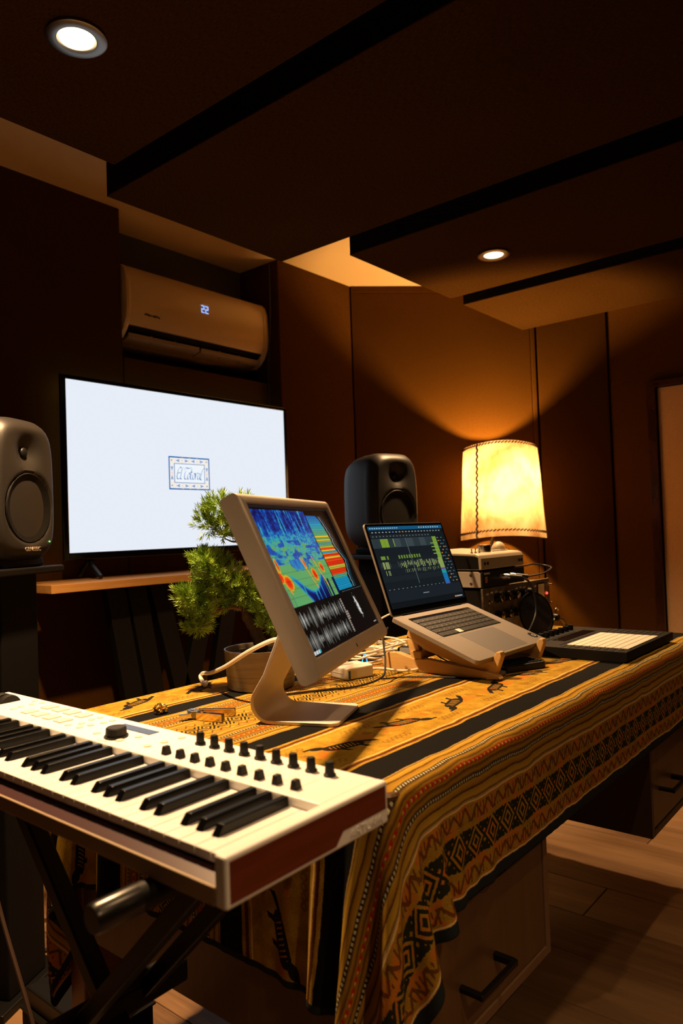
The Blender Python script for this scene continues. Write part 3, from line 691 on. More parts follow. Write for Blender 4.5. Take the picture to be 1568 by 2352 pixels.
obj('lock_lever', sl(MB().tube(smooth_path([(0.455, 0.879, 0.490), (0.452, 0.872, 0.502), (0.462, 0.855, 0.510)], 4), 0.0042, 8)), M['chrome'], ks, smooth=True)

# ================================================================== FLAT MONITOR
mon_m = frame_mat((1.0224, 0.8967, 1.0222), math.radians(-66.69), math.radians(23.99))
mon = thing('computer_monitor', 'aluminium desktop monitor showing a coloured frequency spectrum', 'monitor', (1.0224, 0.8967, CZ))
mon.rotation_euler = (0, 0, math.radians(-66.69)+math.pi/2)       # local -y is the viewing side
tilt = Matrix.Rotation(math.radians(-23.99), 4, 'X')
pan_l = Matrix.Translation((0, 0, 1.0222-CZ)) @ tilt @ Matrix.Rotation(math.pi/2, 4, 'X')    # panel frame: x right, y up, z towards viewer
SW, SH = 0.433, 0.271
def panel_obj(name, mb, mat, parent=mon, **k):
    o = obj(name, mb, mat, parent, **k)
    o.matrix_local = pan_l if parent is mon else Matrix.Identity(4); return o
bx0, bx1, by0, by1 = -SW/2-.019, SW/2+.019, -SH/2-.030, SH/2+.019
# housing ring: frame around the screen + back
fr = MB()
zf, zb_ = 0.002, -0.033
o4 = [(bx0,by0),(bx1,by0),(bx1,by1),(bx0,by1)]; i4 = [(-SW/2,-SH/2),(SW/2,-SH/2),(SW/2,SH/2),(-SW/2,SH/2)]
v = [(p[0],p[1],zf) for p in o4]+[(p[0],p[1],zf) for p in i4]+[(p[0],p[1],-.003) for p in i4]+[(p[0],p[1],zb_) for p in o4]
f = []
for k in range(4):
    n = (k+1) % 4; f += [(k,n,4+n,4+k), (4+k,4+n,8+n,8+k), (n,k,12+k,12+n)]
f += [(8,9,10,11), (15,14,13,12)]
fr.add(v, f)
mb_ = mesh_from('housing', fr)
bm = bmesh.new(); bm.from_mesh(mb_); ed = [e for e in bm.edges if all(abs(abs(vv.co.x)-bx1) < 1e-4 or abs(vv.co.y-by0) < 1e-4 or abs(vv.co.y-by1) < 1e-4 for vv in e.verts)]
long_e = [e for e in ed if abs(e.verts[0].co.y-e.verts[1].co.y) < 1e-5 and abs(e.verts[0].co.x-e.verts[1].co.x) > .1]
bmesh.ops.bevel(bm, geom=long_e, offset=0.0095, segments=5, affect='EDGES', profile=0.5); bm.to_mesh(mb_); bm.free()
mb_.polygons.foreach_set('use_smooth', [True]*len(mb_.polygons)); mb_.set_sharp_from_angle(angle=math.radians(40))
housing = panel_obj('housing', mb_, M['alu'])
# spectrum picture painted on a fine grid (emissive display)
def jet(x):
    x = np.clip(x, 0, 1)[..., None]
    st = [(0.0,(4,6,22)),(0.14,(6,20,92)),(0.30,(8,74,178)),(0.42,(24,158,190)),(0.52,(88,168,110)),(0.66,(104,150,70)),(0.76,(226,190,50)),(0.86,(236,96,24)),(1.0,(226,34,14))]
    c = np.zeros(x.shape[:-1]+(3,))
    for (a, ca), (b_, cb) in zip(st[:-1], st[1:]):
        k = np.clip((x-a)/(b_-a), 0, 1); c = np.where(x >= a, np.array(ca)*(1-k)+np.array(cb)*k, c)
    return c
def vnoise(U, V, fu, fv, seed):
    r = np.random.default_rng(seed); G = r.random((int(fu)+3, int(fv)+3)); a, b_ = U*fu, V*fv
    i, j = np.floor(a).astype(int), np.floor(b_).astype(int); s, t_ = a-i, b_-j; s = s*s*(3-2*s); t_ = t_*t_*(3-2*t_)
    return G[i,j]*(1-s)*(1-t_)+G[i+1,j]*s*(1-t_)+G[i,j+1]*(1-s)*t_+G[i+1,j+1]*s*t_
def spectrum(U, V):
    """U right, V up, 0..1; returns sRGB 0..255"""
    C = np.zeros(U.shape+(3,))+np.array((7,7,9.0)); D = 0.625
    sp = (U < D) & (V > 0.315) & (V < 0.972)
    x, y = np.clip(U/D, 0, 1), np.clip((V-0.315)/0.657, 0, 1)         # spectrogram coordinates
    st = vnoise(x, y, 60, 10, 1); st2 = vnoise(x, y, 26, 60, 2); st3 = vnoise(x, y, 90, 90, 3); big = vnoise(x, y, 7, 8, 4)
    fine = vnoise(x, y, 120, 120, 12); lines = vnoise(x, y, 46, 5, 13)
    upper = 0.05+0.20*st**2+0.16*fine+0.30*np.clip(lines-.62, 0, 1)/.38+0.20*(1-y)+0.14*(st2-.5)
    mid = 0.47+0.24*(st2-.5)+0.26*(fine-.5)+0.16*(big-.5)
    k = np.clip((0.80-y)/0.22, 0, 1); val = upper*(1-k)+mid*k
    dk = (y > .40) & (y < .66) & (vnoise(x, y, 16, 26, 6) > .66); val = np.where(dk, 0.24+0.12*st3, val)
    val = np.where((y < .42), 0.56+0.05*(vnoise(x, y, 9, 20, 7)-.5), val)
    edge = vnoise(x, y, 30, 14, 8)
    val = np.where((y > .26) & (y < .46) & (x > .30) & (x < .70) & (edge+0.6*(y-.36)/.1 > .62), 0.20+.22*edge, val)
    # low blue valleys
    vall = np.clip((x-.22-0.18*(1-y/.22))/.06, 0, 1)*np.clip((.22-y+0.10*np.sin(x*9))/.06, 0, 1)*(x < .80)
    val = val*(1-vall)+vall*(0.06+0.22*np.clip(y/.2, 0, 1)+0.25*(vnoise(x, np.zeros_like(x), 34, 2, 9) > .72)*(y < .18))
    vr = ((x > .78) & (y < .20)); val = np.where(vr, 0.12+0.48*(vnoise(x, np.zeros_like(x), 55, 2, 10) > .45), val)
    vl = ((x < .10) & (y < .16)); val = np.where(vl, 0.25+0.35*(vnoise(x, np.zeros_like(x), 60, 2, 11) > .5), val)
    for cx_, cy_, rx, ry in ((.035,.30,.07,.075),(.135,.235,.075,.095),(.66,.27,.055,.085),(.86,.33,.045,.07),(.07,.42,.02,.09),(.55,.40,.018,.07)):
        dd = ((x-cx_-(cy_-y)*.12)/rx)**2+((y-cy_)/ry)**2; val = np.maximum(val, 1.02-0.42*dd)
    for x0_, y0_, sl_ in ((.0,.52,.30),(.50,.47,.34),(.74,.47,.26)):
        ln = np.abs(x-x0_-(y0_-y)*sl_) ; val = np.where((ln < .008) & (y < y0_) & (y > .12), np.maximum(val, .80), val)
    img = jet(val); img *= np.where((np.abs((y*12) % 1-.5) > .47) & (y < .5), .8, 1.0)[..., None]
    C = np.where(sp[..., None], img, C)
    # level histogram at the right
    hx = np.clip((U-D-.008)/(1-D-.008), 0, 1)
    prof = np.interp(y, [0,.17,.20,.30,.36,.40,.45,.52,.58,.64,.72,.80,.90,1.0], [.60,.60,.62,.70,.74,.72,.66,.60,.56,.58,.56,.52,.46,.30])
    lev = np.interp(y, [0,.17,.18,.20,.22,.38,.385,.40,.42,.47,.475,.50,.51,.56,.565,.60,.605,.64,.66,.70,.80,.88,1.0], [.40,.40,.55,.62,.95,.98,.86,.98,.97,.97,.60,.62,.97,.97,.56,.60,.90,.70,.60,.52,.44,.38,.30])
    row = np.floor(y*46); jitr = np.random.default_rng(5).random(60)[row.astype(int)]
    lev = np.where(jitr > .86, np.clip(lev-.24, .4, 1), np.where((jitr < .10) & (y > .4), .76, lev))
    bar = (U > D+.008) & (hx < prof+.02*(jitr-.5)) & (y > 0.01) & (V > 0.335) & (V < 0.935)
    bc = jet(lev)*np.where(np.abs((y*46) % 1-.5) > .36, .72, 1.0)[..., None]
    C = np.where(bar[..., None], bc, C)
    cur = (U > D) & (hx > prof+.05) & (hx < prof+.19) & (V > .335) & (V < .935)
    C = np.where(cur[..., None], np.array((18,48,56.0)), C)
    ln = (np.abs(hx-prof-.075-.012*np.sin(y*90)) < .008) & (V > .335) & (V < .93) & (U > D); C = np.where(ln[..., None], np.array((170,180,178.0)), C)
    # wave forms
    wx = np.clip(U/.56, 0, 1)
    for cy_, sd in ((.225,21),(.085,22)):
        env = 0.25+0.75*vnoise(wx, np.zeros_like(wx), 60, 2, sd)**1.2; env2 = vnoise(wx, np.zeros_like(wx), 110, 2, sd+5)
        amp = .072*env; inb = (np.abs(V-cy_) < amp) & (U < .56)
        g = (40+190*env2**1.6)*(1-.45*np.abs(V-cy_)/np.maximum(amp, 1e-4))
        C = np.where(inb[..., None], g[..., None]*np.array((.95,.95,.90)), C)
    hb_ = (U > .575) & (U < .60+.02*(np.abs(V-.155) < .03)) & (V > .03) & (V < .28) & (((V*60) % 1) > .25); C = np.where(hb_[..., None], np.array((150,135,125.0)), C)
    ls = (((U-.80)-(V-.19)*-.10)/.016)**2+((V-.19)/.075)**2 < 1; C = np.where(ls[..., None], np.array((225,222,215.0)), C)
    ls = (((U-.80)-(V-.19)*-.10)/.028)**2+((V-.19)/.105)**2 < 1; C = np.where((ls & (vnoise(U, V, 200, 140, 30) > .6))[..., None], np.array((150,148,140.0)), C)
    tk = (U > D+.03) & (U < .99) & (np.abs(V-.322) < .004) & (((U*44) % 1) < .3); C = np.where(tk[..., None], np.array((150,150,150.0)), C)
    tx = (U > .012) & (U < .085) & (V > .012) & (V < .034) & (((U*150) % 1) > .3); C = np.where(tx[..., None], np.array((225,235,238.0)), C)
    tx = (U > .085) & (U < .10) & (V > .012) & (V < .034); C = np.where(tx[..., None], np.array((40,170,190.0)), C)
    tx = (U > .93) & (U < .985) & (V > .022) & (V < .034) & (((U*150) % 1) > .4); C = np.where(tx[..., None], np.array((190,190,190.0)), C)
    mn = (V > .986); C = np.where(mn[..., None], np.array((30,27,27.0)), C)
    return C
def lin(c):
    c = np.clip(c/255.0, 0, 1); return np.where(c <= .04045, c/12.92, ((c+.055)/1.055)**2.4)
def picture(name, w, h, nx, ny, func, z):
    xs, ys = np.linspace(0, 1, nx+1), np.linspace(0, 1, ny+1); Xg, Yg = np.meshgrid(xs, ys, indexing='ij')
    vv = np.stack([(Xg-.5)*w, (Yg-.5)*h, np.full_like(Xg, z)], -1).reshape(-1, 3)
    idx = np.arange((nx+1)*(ny+1)).reshape(nx+1, ny+1); fc = np.stack([idx[:-1,:-1], idx[1:,:-1], idx[1:,1:], idx[:-1,1:]], -1).reshape(-1, 4)
    me = bpy.data.meshes.new(name); me.from_pydata(vv.tolist(), [], fc.tolist())
    ca = me.color_attributes.new('Col', 'FLOAT_COLOR', 'POINT'); c = lin(func(Xg, Yg)).reshape(-1, 3)
    ca.data.foreach_set('color', np.concatenate([c, np.ones((len(c), 1))], 1).reshape(-1).tolist()); me.update(); return me
M['screen_mon'] = emit_attr('monitor_picture', 0.95, 0.4, 0.08)
scr = panel_obj('screen', picture('screen', SW-.004, SH-.004, 340, 230, spectrum, -0.0022), M['screen_mon'])
# small mark on the lower bezel
mk = MB().sphere((0, -SH/2-.014, zf), .0032, 12, 8, (1, 1.15, .15)); mk.sphere((0.0012, -SH/2-.0095, zf), .0011, 8, 6, (.8, 1.5, .2))
panel_obj('bezel_mark', mk, M['steel_dark'], smooth=True)
# bent aluminium foot (profile in local y/z, extruded along x)
th = 0.0065
def foot():
    n0 = [(-.0435, .0), (.085, .0)]
    path = [(-0.0435, th/2), (-0.02, th/2), (0.075, th/2)]
    cxr, rr = 0.082, 0.034
    for k in range(1, 9):
        a = -math.pi/2 + (math.pi/2+math.radians(20))*k/8
        path.append((cxr+rr*math.cos(a), th/2+rr+rr*math.sin(a)))
    path += [(0.092, 0.085), (0.070, 0.145), (0.052, 0.195), (0.042, 0.226)]
    half = []
    for k, p in enumerate(path):
        z = p[1]; half.append(0.0755 if z < .06 else 0.0755-(z-.06)/.15*0.026)
    mb = MB(); n = len(path); vs = []
    for k, p in enumerate(path):
        a = Vector(path[max(k-1,0)]); c_ = Vector(path[min(k+1,n-1)]); tt = (c_-a).normalized(); nn = Vector((-tt.y, tt.x))
        for sx in (-1, 1):
            for s_ in (-1, 1): vs.append((sx*half[k], p[0]+nn.x*s_*th/2, p[1]+nn.y*s_*th/2))
    fs = []
    for k in range(n-1):
        a, c_ = 4*k, 4*k+4
        fs += [(a,a+2,c_+2,c_), (a+1,c_+1,c_+3,a+3), (a,c_,c_+1,a+1), (a+2,a+3,c_+3,c_+2)]
    fs += [(0,1,3,2), (4*n-4,4*n-2,4*n-1,4*n-3)]
    mb.add(vs, fs); return mb
ft = mesh_from('stand', foot())
bm = bmesh.new(); bm.from_mesh(ft); bm.edges.ensure_lookup_table()
fe = [e for e in bm.edges if all(abs(vv.co.y+.0435) < 1e-4 for vv in e.verts) and abs(e.verts[0].co.x-e.verts[1].co.x) < 1e-4]
bmesh.ops.bevel(bm, geom=fe, offset=0.016, segments=5, affect='EDGES', profile=0.5)
bmesh.ops.bevel(bm, geom=[e for e in bm.edges if len(e.link_faces) == 2 and e.calc_face_angle(0) > 1.2], offset=0.0008, segments=1, affect='EDGES'); bm.to_mesh(ft); bm.free()
ft.polygons.foreach_set('use_smooth', [True]*len(ft.polygons)); ft.set_sharp_from_angle(angle=math.radians(35))
obj('stand', ft, M['alu'], mon)
obj('hinge', MB().tube([(-.03, .034, .226), (.03, .034, .226)], .014, 16), M['alu'], mon, smooth=True)
hole = MB().lathe([(0.013,-.0004),(0.013,.0004)], 24, axis='y'); o = obj('cable_hole', hole, M['white_gloss'], mon); o.location = (0, .0655, .128); o.scale = (1,1,1.6); o.rotation_euler = (math.radians(-20), 0, 0)
obj('foot_pad', MB().box(-.06, .06, -.03, .07, -.0006, 0), M['rubber'], mon)

# ================================================================== TELEVISION
tv = thing('television', 'large flat television with a white picture and a small blue tile logo', 'television', (1.94, 2.40, 0.955))
def tl(mb): mb.v = [(p[0]-1.94, p[1]-2.40, p[2]-0.955) for p in mb.v]; return mb
TX0, TX1, TZ0, TZ1 = 1.382, 2.496, 1.051, 1.674
bz = MB(); bz.box(TX0+.03, TX1-.04, 2.4052, 2.445, TZ0-.010, TZ1-.05)
obj('back_shell', tl(bz), M['black_plastic'], tv, bevel=0.004)
bz = MB(); e = 0.012
bz.box(TX0-.022, TX0, 2.394, 2.405, TZ0-.026, TZ1+.015); bz.box(TX1, TX1+.015, 2.394, 2.405, TZ0-.026, TZ1+.015)
bz.box(TX0, TX1, 2.394, 2.405, TZ1, TZ1+.015); bz.box(TX0, TX1, 2.394, 2.405, TZ0-.026, TZ0)
obj('bezel', tl(bz), M['black_gloss'], tv, bevel=0.0025)
M['tv_screen'] = emit('tv_white_picture', (0.80, 0.85, 0.93), 1.0)
M['tv_print'] = emit_attr('tv_logo_picture', 1.0, 0.4, 0.2)
scr_tv = obj('screen', tl(MB().box(TX0, TX1, 2.399, 2.402, TZ0, TZ1)), M['tv_screen'], tv)
# tile logo on the screen: bordered tile with hand lettered words
lg = MB(); W_, H_ = 0.211, 0.135
blue = srgb(0,104,178); cream = srgb(243,236,226); wht = srgb(238,245,252); grn = srgb(205,214,190); redd = srgb(240,150,130)
def RC(x0, x1, y0, y1, z, c): lg.crect(x0*W_, x1*W_, y0*H_, y1*H_, z, c)
RC(0,1,0,1,0.0000,blue); RC(.026,.974,.041,.959,.0002,cream); RC(.125,.875,.205,.795,.0004,blue); RC(.138,.862,.222,.778,.0006,wht)
def motif(cx, cy, ang):
    c, s_ = math.cos(ang), math.sin(ang)
    T = lambda x, y: (cx*W_ + (x*c-y*s_), cy*H_ + (x*s_+y*c))
    k = 0.0106
    lg.cpoly([T(-1.15*k,-.75*k), T(1.15*k,-.75*k), T(1.15*k,.75*k), T(-1.15*k,.75*k)], .0003, srgb(236,240,248))
    lg.cpoly([T(-1.2*k,-.08*k), T(-.5*k,-.14*k), T(.1*k,-.5*k), T(.45*k,-.5*k), T(.45*k,.5*k), T(.1*k,.5*k), T(-.5*k,.14*k), T(-1.2*k,.08*k)], .0005, blue)
    lg.cpoly([T(0,-.2*k), T(.35*k,-.2*k), T(.35*k,.2*k), T(0,.2*k)], .0006, cream)
for yy in (.12, .88):
    for k, xx in enumerate((.23,.41,.60,.78)): motif(xx, yy, 0 if k % 2 == 0 else math.pi)
    for xx in (.32,.69): lg.crect(xx*W_-.001, xx*W_+.001, yy*H_-.003, yy*H_+.003, .0004, redd)
    for xx in (.32,.505,.69):
        lg.cpoly([(xx*W_-.006, yy*H_-.0125), (xx*W_+.006, yy*H_-.0125), (xx*W_, yy*H_-.008)], .0004, grn); lg.cpoly([(xx*W_-.006, yy*H_+.0125), (xx*W_, yy*H_+.008), (xx*W_+.006, yy*H_+.0125)], .0004, grn)
for xx in (.073, .927):
    motif(xx, .34, -math.pi/2); motif(xx, .66, math.pi/2); lg.crect(xx*W_-.0022, xx*W_+.0022, .5*H_-.0018, .5*H_+.0018, .0004, redd)
    for yy in (.12, .88): lg.cpoly([(xx*W_-.004, yy*H_-.003), (xx*W_+.004, yy*H_), (xx*W_-.002, yy*H_+.004)], .0005, blue)
def stroke(pts, x0, y0, sc, nib=0.0042, ang=0.75):
    n = Vector((math.cos(ang), math.sin(ang)))*nib*0.5
    P = [Vector((x0+p[0]*sc+p[1]*sc*0.16, y0+p[1]*sc)) for p in pts]
    if len(P) > 2: P = [Vector((q.x, q.y)) for q in smooth_path([(p.x, p.y, 0) for p in P], 5)]
    for a, b_ in zip(P[:-1], P[1:]):
        q = [a-n, b_-n, b_+n, a+n]
        ar = sum(q[i_].x*q[(i_+1) % 4].y-q[(i_+1) % 4].x*q[i_].y for i_ in range(4))
        if ar < 0: q = q[::-1]
        lg.cpoly([(p.x, p.y) for p in q], .0008, blue)
sc = 0.046; by = 0.315*H_
letters = [
 (0.00, [[(.42,1.0),(.22,1.08),(.06,.72),(.02,.25),(.12,.02),(.40,.10)], [(.08,.55),(.36,.60)]]),       # E
 (0.46, [[(.28,1.08),(.14,.95),(.06,.4),(.04,.08),(.18,.02)]]),                                          # l
 (0.98, [[(.74,1.10),(.46,1.00),(.10,1.05),(-.04,.86)], [(.30,.98),(.12,.72),(.04,.32),(.12,.04),(.34,.06),(.42,.2)]]),   # T
 (1.44, [[(.18,.62),(.04,.40),(.04,.14),(.16,.02),(.28,.20),(.28,.46),(.18,.62)]]),                      # o
 (1.82, [[(.12,.98),(.08,.5),(.06,.12),(.16,.02),(.26,.10)], [(-.02,.66),(.24,.70)]]),                   # t
 (2.14, [[(.18,.62),(.04,.40),(.04,.14),(.16,.02),(.28,.20),(.28,.46),(.18,.62)]]),                      # o
 (2.52, [[(.04,.62),(.06,.3),(.02,.0)], [(.06,.42),(.20,.62),(.32,.58)]]),                               # r
 (2.86, [[(.28,.58),(.10,.52),(.02,.22),(.10,.02),(.24,.20),(.30,.60)], [(.30,.60),(.26,.2),(.32,.02)]]),# a
 (3.28, [[(.40,1.06),(.20,.98),(.08,.4),(.04,.08),(.18,.0)]]),                                           # l
]
for x0, strokes in letters:
    for s_ in strokes: stroke(s_, 0.175*W_+x0*sc*0.80, by, sc)
lo = obj('tile_logo', lg, M['tv_print'], scr_tv); lo['label'] = 'blue bordered tile logo with hand lettered words'
lo.matrix_local = Matrix.Translation((1.823-1.94, 2.3985-2.40, 1.287-0.955)) @ Matrix.Rotation(math.pi/2, 4, 'X')
me = text_mesh('brand_name', 'SAMSUNG', 0.014, 0.0003, 0, 1.1); me.materials.append(M['letter_metal'])
o = obj('brand_name', me, M['letter_metal'], tv); o.matrix_local = Matrix.Translation((2.045-1.94, 2.3935-2.40, 1.038-0.955)) @ Matrix.Rotation(math.pi/2, 4, 'X')
for xx, sg in ((1.48, -1), (2.40, 1)):
    for s_ in (-1, 1):
        obj('foot', tl(MB().tube([(xx, 2.42, 1.03), (xx+sg*.01, 2.42+s_*.02, 1.0), (xx+sg*.03, 2.42+s_*(.11 if s_ < 0 else .035), 0.963)], [.012,.011,.008], 10)), M['black_plastic'], tv, smooth=True)

# bench under the television
bn = thing('media_bench', 'honey wood plank bench on black slanted steel legs below the television', 'bench', (1.95, 2.33, 0))
def nl(mb): mb.v = [(p[0]-1.95, p[1]-2.33, p[2]) for p in mb.v]; return mb
obj('plank_top', nl(MB().prism([(1.203,2.20),(2.75,2.20),(2.75,2.46),(1.26,2.46),(1.26,2.335),(1.203,2.33)], 'z', 0.927, 0.9545)), M['wood_bench'], bn, bevel=0.0015)
BY = 2.30
for (xa, za, xb, zb2) in ((1.489,.927,1.645,0.0),(1.577,.927,1.745,0.0),(1.672,.927,1.800,0.42),(1.93,.927,1.775,0.36),(2.05,.927,1.84,0.0),(2.30,.927,2.42,0.0),(2.60,.927,2.46,0.0)):
    obj('slanted_leg', nl(MB().bar((xa, BY, za), (xb, BY, zb2), 0.075, 0.035, (0,1,0))), M['black_metal'], bn, bevel=0.002)
obj('foot_rail', nl(MB().box(1.60, 1.90, BY-.04, BY+.04, 0.0, 0.03)), M['black_metal'], bn, bevel=0.003)
obj('brace', nl(MB().box(1.70, 1.86, BY-.02, BY+.02, 0.36, 0.42)), M['black_metal'], bn, bevel=0.003)

# ================================================================== AIR CONDITIONER
ac = thing('air_conditioner', 'ivory wall air conditioner with a glowing blue number above the television', 'air conditioner', (2.07, YB, 1.89))
AX0, AX1 = 1.688, 2.475
def al(mb): mb.v = [(p[0]-2.07, p[1]-YB, p[2]-1.89) for p in mb.v]; return mb
front = [(2.515,2.196),(2.490,2.190),(2.474,2.172),(2.465,2.140),(2.461,2.080),(2.462,2.020),(2.468,1.978),(2.480,1.952)]
back_ = [(2.525,1.948),(2.560,1.925),(2.600,1.898),(2.640,1.893),(2.673,1.895),(2.673,2.196)]
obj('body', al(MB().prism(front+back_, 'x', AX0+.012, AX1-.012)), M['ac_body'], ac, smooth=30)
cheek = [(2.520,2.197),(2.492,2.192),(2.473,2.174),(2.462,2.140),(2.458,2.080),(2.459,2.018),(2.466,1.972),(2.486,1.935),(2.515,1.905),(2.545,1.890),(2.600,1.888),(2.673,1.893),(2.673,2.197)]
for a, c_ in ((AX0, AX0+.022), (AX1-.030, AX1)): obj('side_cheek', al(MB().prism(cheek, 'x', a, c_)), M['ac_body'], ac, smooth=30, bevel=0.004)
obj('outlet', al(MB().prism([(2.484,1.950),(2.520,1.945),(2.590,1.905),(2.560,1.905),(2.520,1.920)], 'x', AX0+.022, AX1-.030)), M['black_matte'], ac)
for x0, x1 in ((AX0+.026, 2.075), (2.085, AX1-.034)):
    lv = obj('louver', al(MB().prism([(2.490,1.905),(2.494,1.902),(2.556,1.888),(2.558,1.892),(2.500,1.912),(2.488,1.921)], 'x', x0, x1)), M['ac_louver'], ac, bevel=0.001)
    for k in range(1, 3): obj('vane', al(MB().box(x0+(x1-x0)*k/3-.002, x0+(x1-x0)*k/3+.002, 2.50, 2.55, 1.896, 1.930)), M['ac_louver'], lv)
def seg7(ch, x, z, h, mb):
    w_ = h*.52; t_ = h*.13; S = {'a':(0,h-t_,w_,h),'g':(0,h/2-t_/2,w_,h/2+t_/2),'d':(0,0,w_,t_),'b':(w_-t_,h/2,w_,h),'e':(0,0,t_,h/2),'f':(0,h/2,t_,h),'c':(w_-t_,0,w_,h/2)}
    for s_ in {'2':'abged'}[ch]:
        x0, z0, x1, z1 = S[s_]; mb.box(x+x0, x+x1, 2.4598, 2.4606, z+z0, z+z1)
dg = MB(); seg7('2', 2.068, 2.069, .033, dg); seg7('2', 2.090, 2.069, .033, dg)
o = obj('digits', al(dg), M['ac_digit'], ac); o['label'] = 'glowing blue-white number 22'
mkb = MB()
for k in range(9): mkb.box(1.775+k*.0085, 1.775+k*.0085+.006, 2.4625, 2.464, 1.997+.0015*math.sin(k*2.1), 2.004+.002*math.sin(k*1.3))
obj('printed_mark', al(mkb), M['print_dark'], ac)
cb = obj('hanging_cable', MB().tube(smooth_path([(2.485, 2.452, 2.39), (2.480, 2.448, 2.20), (2.470, 2.448, 2.02), (2.455, 2.452, 1.82), (2.448, 2.455, 1.66)], 8), 0.0042, 8), M['cable_black'], smooth=True)
tag(cb, 'thin black cable hanging down past the right end of the air conditioner', 'cable')

# ================================================================== STUDIO SPEAKERS
def speaker_mesh():
    hw, hh, dep = 0.1185, 0.175, 0.215; N, Rn = 72, 26
    mb = MB(); vs = []; fs = []
    def outline(th):
        c, s = math.cos(th), math.sin(th); n = 5.0
        r = (abs(c)**n+abs(s)**n)**(-1/n); x, z = c*r, s*r
        return x*hw*(1-0.055*max(0, z)**1.5-0.02*max(0, -z)**3), z*hh
    tw, wf, rw = (0, 0.092), (0, -0.046), 0.088
    def face(x, z, k):
        y = 0.030*max(0, (k-.80)/.20)**2.2 + 0.010*(abs(x)/hw)**2
        d = math.hypot(x-tw[0], (z-tw[1])*1.05); y += 0.026*math.exp(-(d/0.040)**2)
        d = math.hypot(x-wf[0], z-wf[1])
        if d < rw+.004: y += 0.010*min(1, (rw+.004-d)/.008)
        return y
    for i in range(1, Rn+1):
        k = (i/Rn)**0.8
        for j in range(N):
            x, z = outline(2*math.pi*j/N); vs.append((x*k, face(x*k, z*k, k), z*k))
    vs.append((0, face(0, 0, 0), 0)); cidx = len(vs)-1
    for j in range(N): fs.append((cidx, (j+1) % N, j))
    for i in range(Rn-1):
        for j in range(N): fs.append((i*N+j, i*N+(j+1) % N, (i+1)*N+(j+1) % N, (i+1)*N+j))
    nf = len(fs); base = (Rn-1)*N
    prev = list(range(base, base+N))
    for y, sc_ in ((0.055,1.012),(0.10,1.0),(0.15,.955),(0.19,.86),(0.212,.70),(0.215,.4)):
        cur = []
        for j in range(N):
            x, z = outline(2*math.pi*j/N); vs.append((x*sc_, y, z*sc_)); cur.append(len(vs)-1)
        for j in range(N): fs.append((prev[j], prev[(j+1) % N], cur[(j+1) % N], cur[j]))
        prev = cur
    fs.append(tuple(prev))
    mb.add(vs, fs); mb.mi = [0]*nf + [0]*N + [1]*(len(fs)-nf-N)
    return mb
sp_me = mesh_from('cabinet', speaker_mesh(), smooth=50); sp_me.materials.append(M['speaker_grey']); sp_me.materials.append(M['speaker_side'])
gr_prof = [(0.0001,0.030),(0.024,0.028),(0.034,0.020),(0.060,0.014),(0.078,0.006),(0.084,0.0035),(0.087,0.006)]
gr_me = mesh_from('woofer_grille', MB().lathe(gr_prof, 48, axis='y', caps=False), smooth=60); gr_me.materials.append(M['grille'])
tw_me = mesh_from('tweeter', MB().sphere((0,0,0), .0125, 20, 12, (1,.5,1)).lathe([(0.018,.006),(0.016,.002),(0.013,.004)], 24, axis='y', caps=False), smooth=True); tw_me.materials.append(M['black_plastic'])
gn = text_mesh('lettering', 'GENELEC', 0.0145, 0.0012, 0, 1.0); gn.materials.append(M['letter_metal'])
led_me = mesh_from('power_led', MB().sphere((0,0,0), .0022, 10, 6), smooth=True); led_me.materials.append(M['led_green'])
pod = MB()
pod.add([(-.075,.02,-.192),(.075,.02,-.192),(.075,.17,-.192),(-.075,.17,-.192),(-.088,.03,-.168),(.088,.03,-.168),(.088,.16,-.168),(-.088,.16,-.168)], [(0,3,2,1),(4,5,6,7),(0,1,5,4),(1,2,6,5),(2,3,7,6),(3,0,4,7)])
pod_me = mesh_from('isolation_foot', pod, bevel=0.008, segs=3, smooth=True); pod_me.materials.append(M['rubber'])
def speaker(loc, yaw, label, letters=True):
    t = thing('studio_speaker', label, 'speaker', loc, 'studio speakers'); t.rotation_euler = (0, 0, yaw+math.pi/2)
    for me_, nm, lc, rot in ((sp_me,'cabinet',(0,0,0),0),(gr_me,'woofer_grille',(0,.0015,-.046),0),(tw_me,'tweeter',(0,.020,.092),0),(pod_me,'isolation_foot',(0,0,0),0),(gn,'lettering',(0.0,-.0008,-.1475),1),(led_me,'power_led',(.072,.0025,-.130),0)):
        o = bpy.data.objects.new(nm, me_); COL.objects.link(o); o.parent = t; o.location = lc
        if rot: o.rotation_euler = (math.pi/2, 0, 0)
    return t
speaker((0.903, 1.735, 1.225), math.radians(-63), 'grey studio speaker at the left picture edge beside the television')
speaker((2.190, 1.535, 1.199), math.radians(-101), 'grey studio speaker standing behind the laptop')
def sp_stand(x, y, zt, yaw, label):
    t = thing('speaker_stand', label, 'stand', (x, y, 0), 'speaker stands'); t.rotation_euler = (0, 0, yaw+math.pi/2)
    obj('top_plate', MB().box(-.13, .13, .0, .24, zt-.018, zt), M['black_metal'], t, bevel=0.004)
    obj('column', MB().box(-.07, .07, .04, .16, .02, zt-.018), M['black_matte'], t, bevel=0.004)
    obj('base_plate', MB().box(-.12, .12, .02, .22, 0, .02), M['black_metal'], t, bevel=0.004)
sp_stand(0.903, 1.735, 1.033, math.radians(-63), 'black speaker stand at the left picture edge')
sp_stand(2.190, 1.535, 1.007, math.radians(-101), 'black speaker stand behind the laptop')

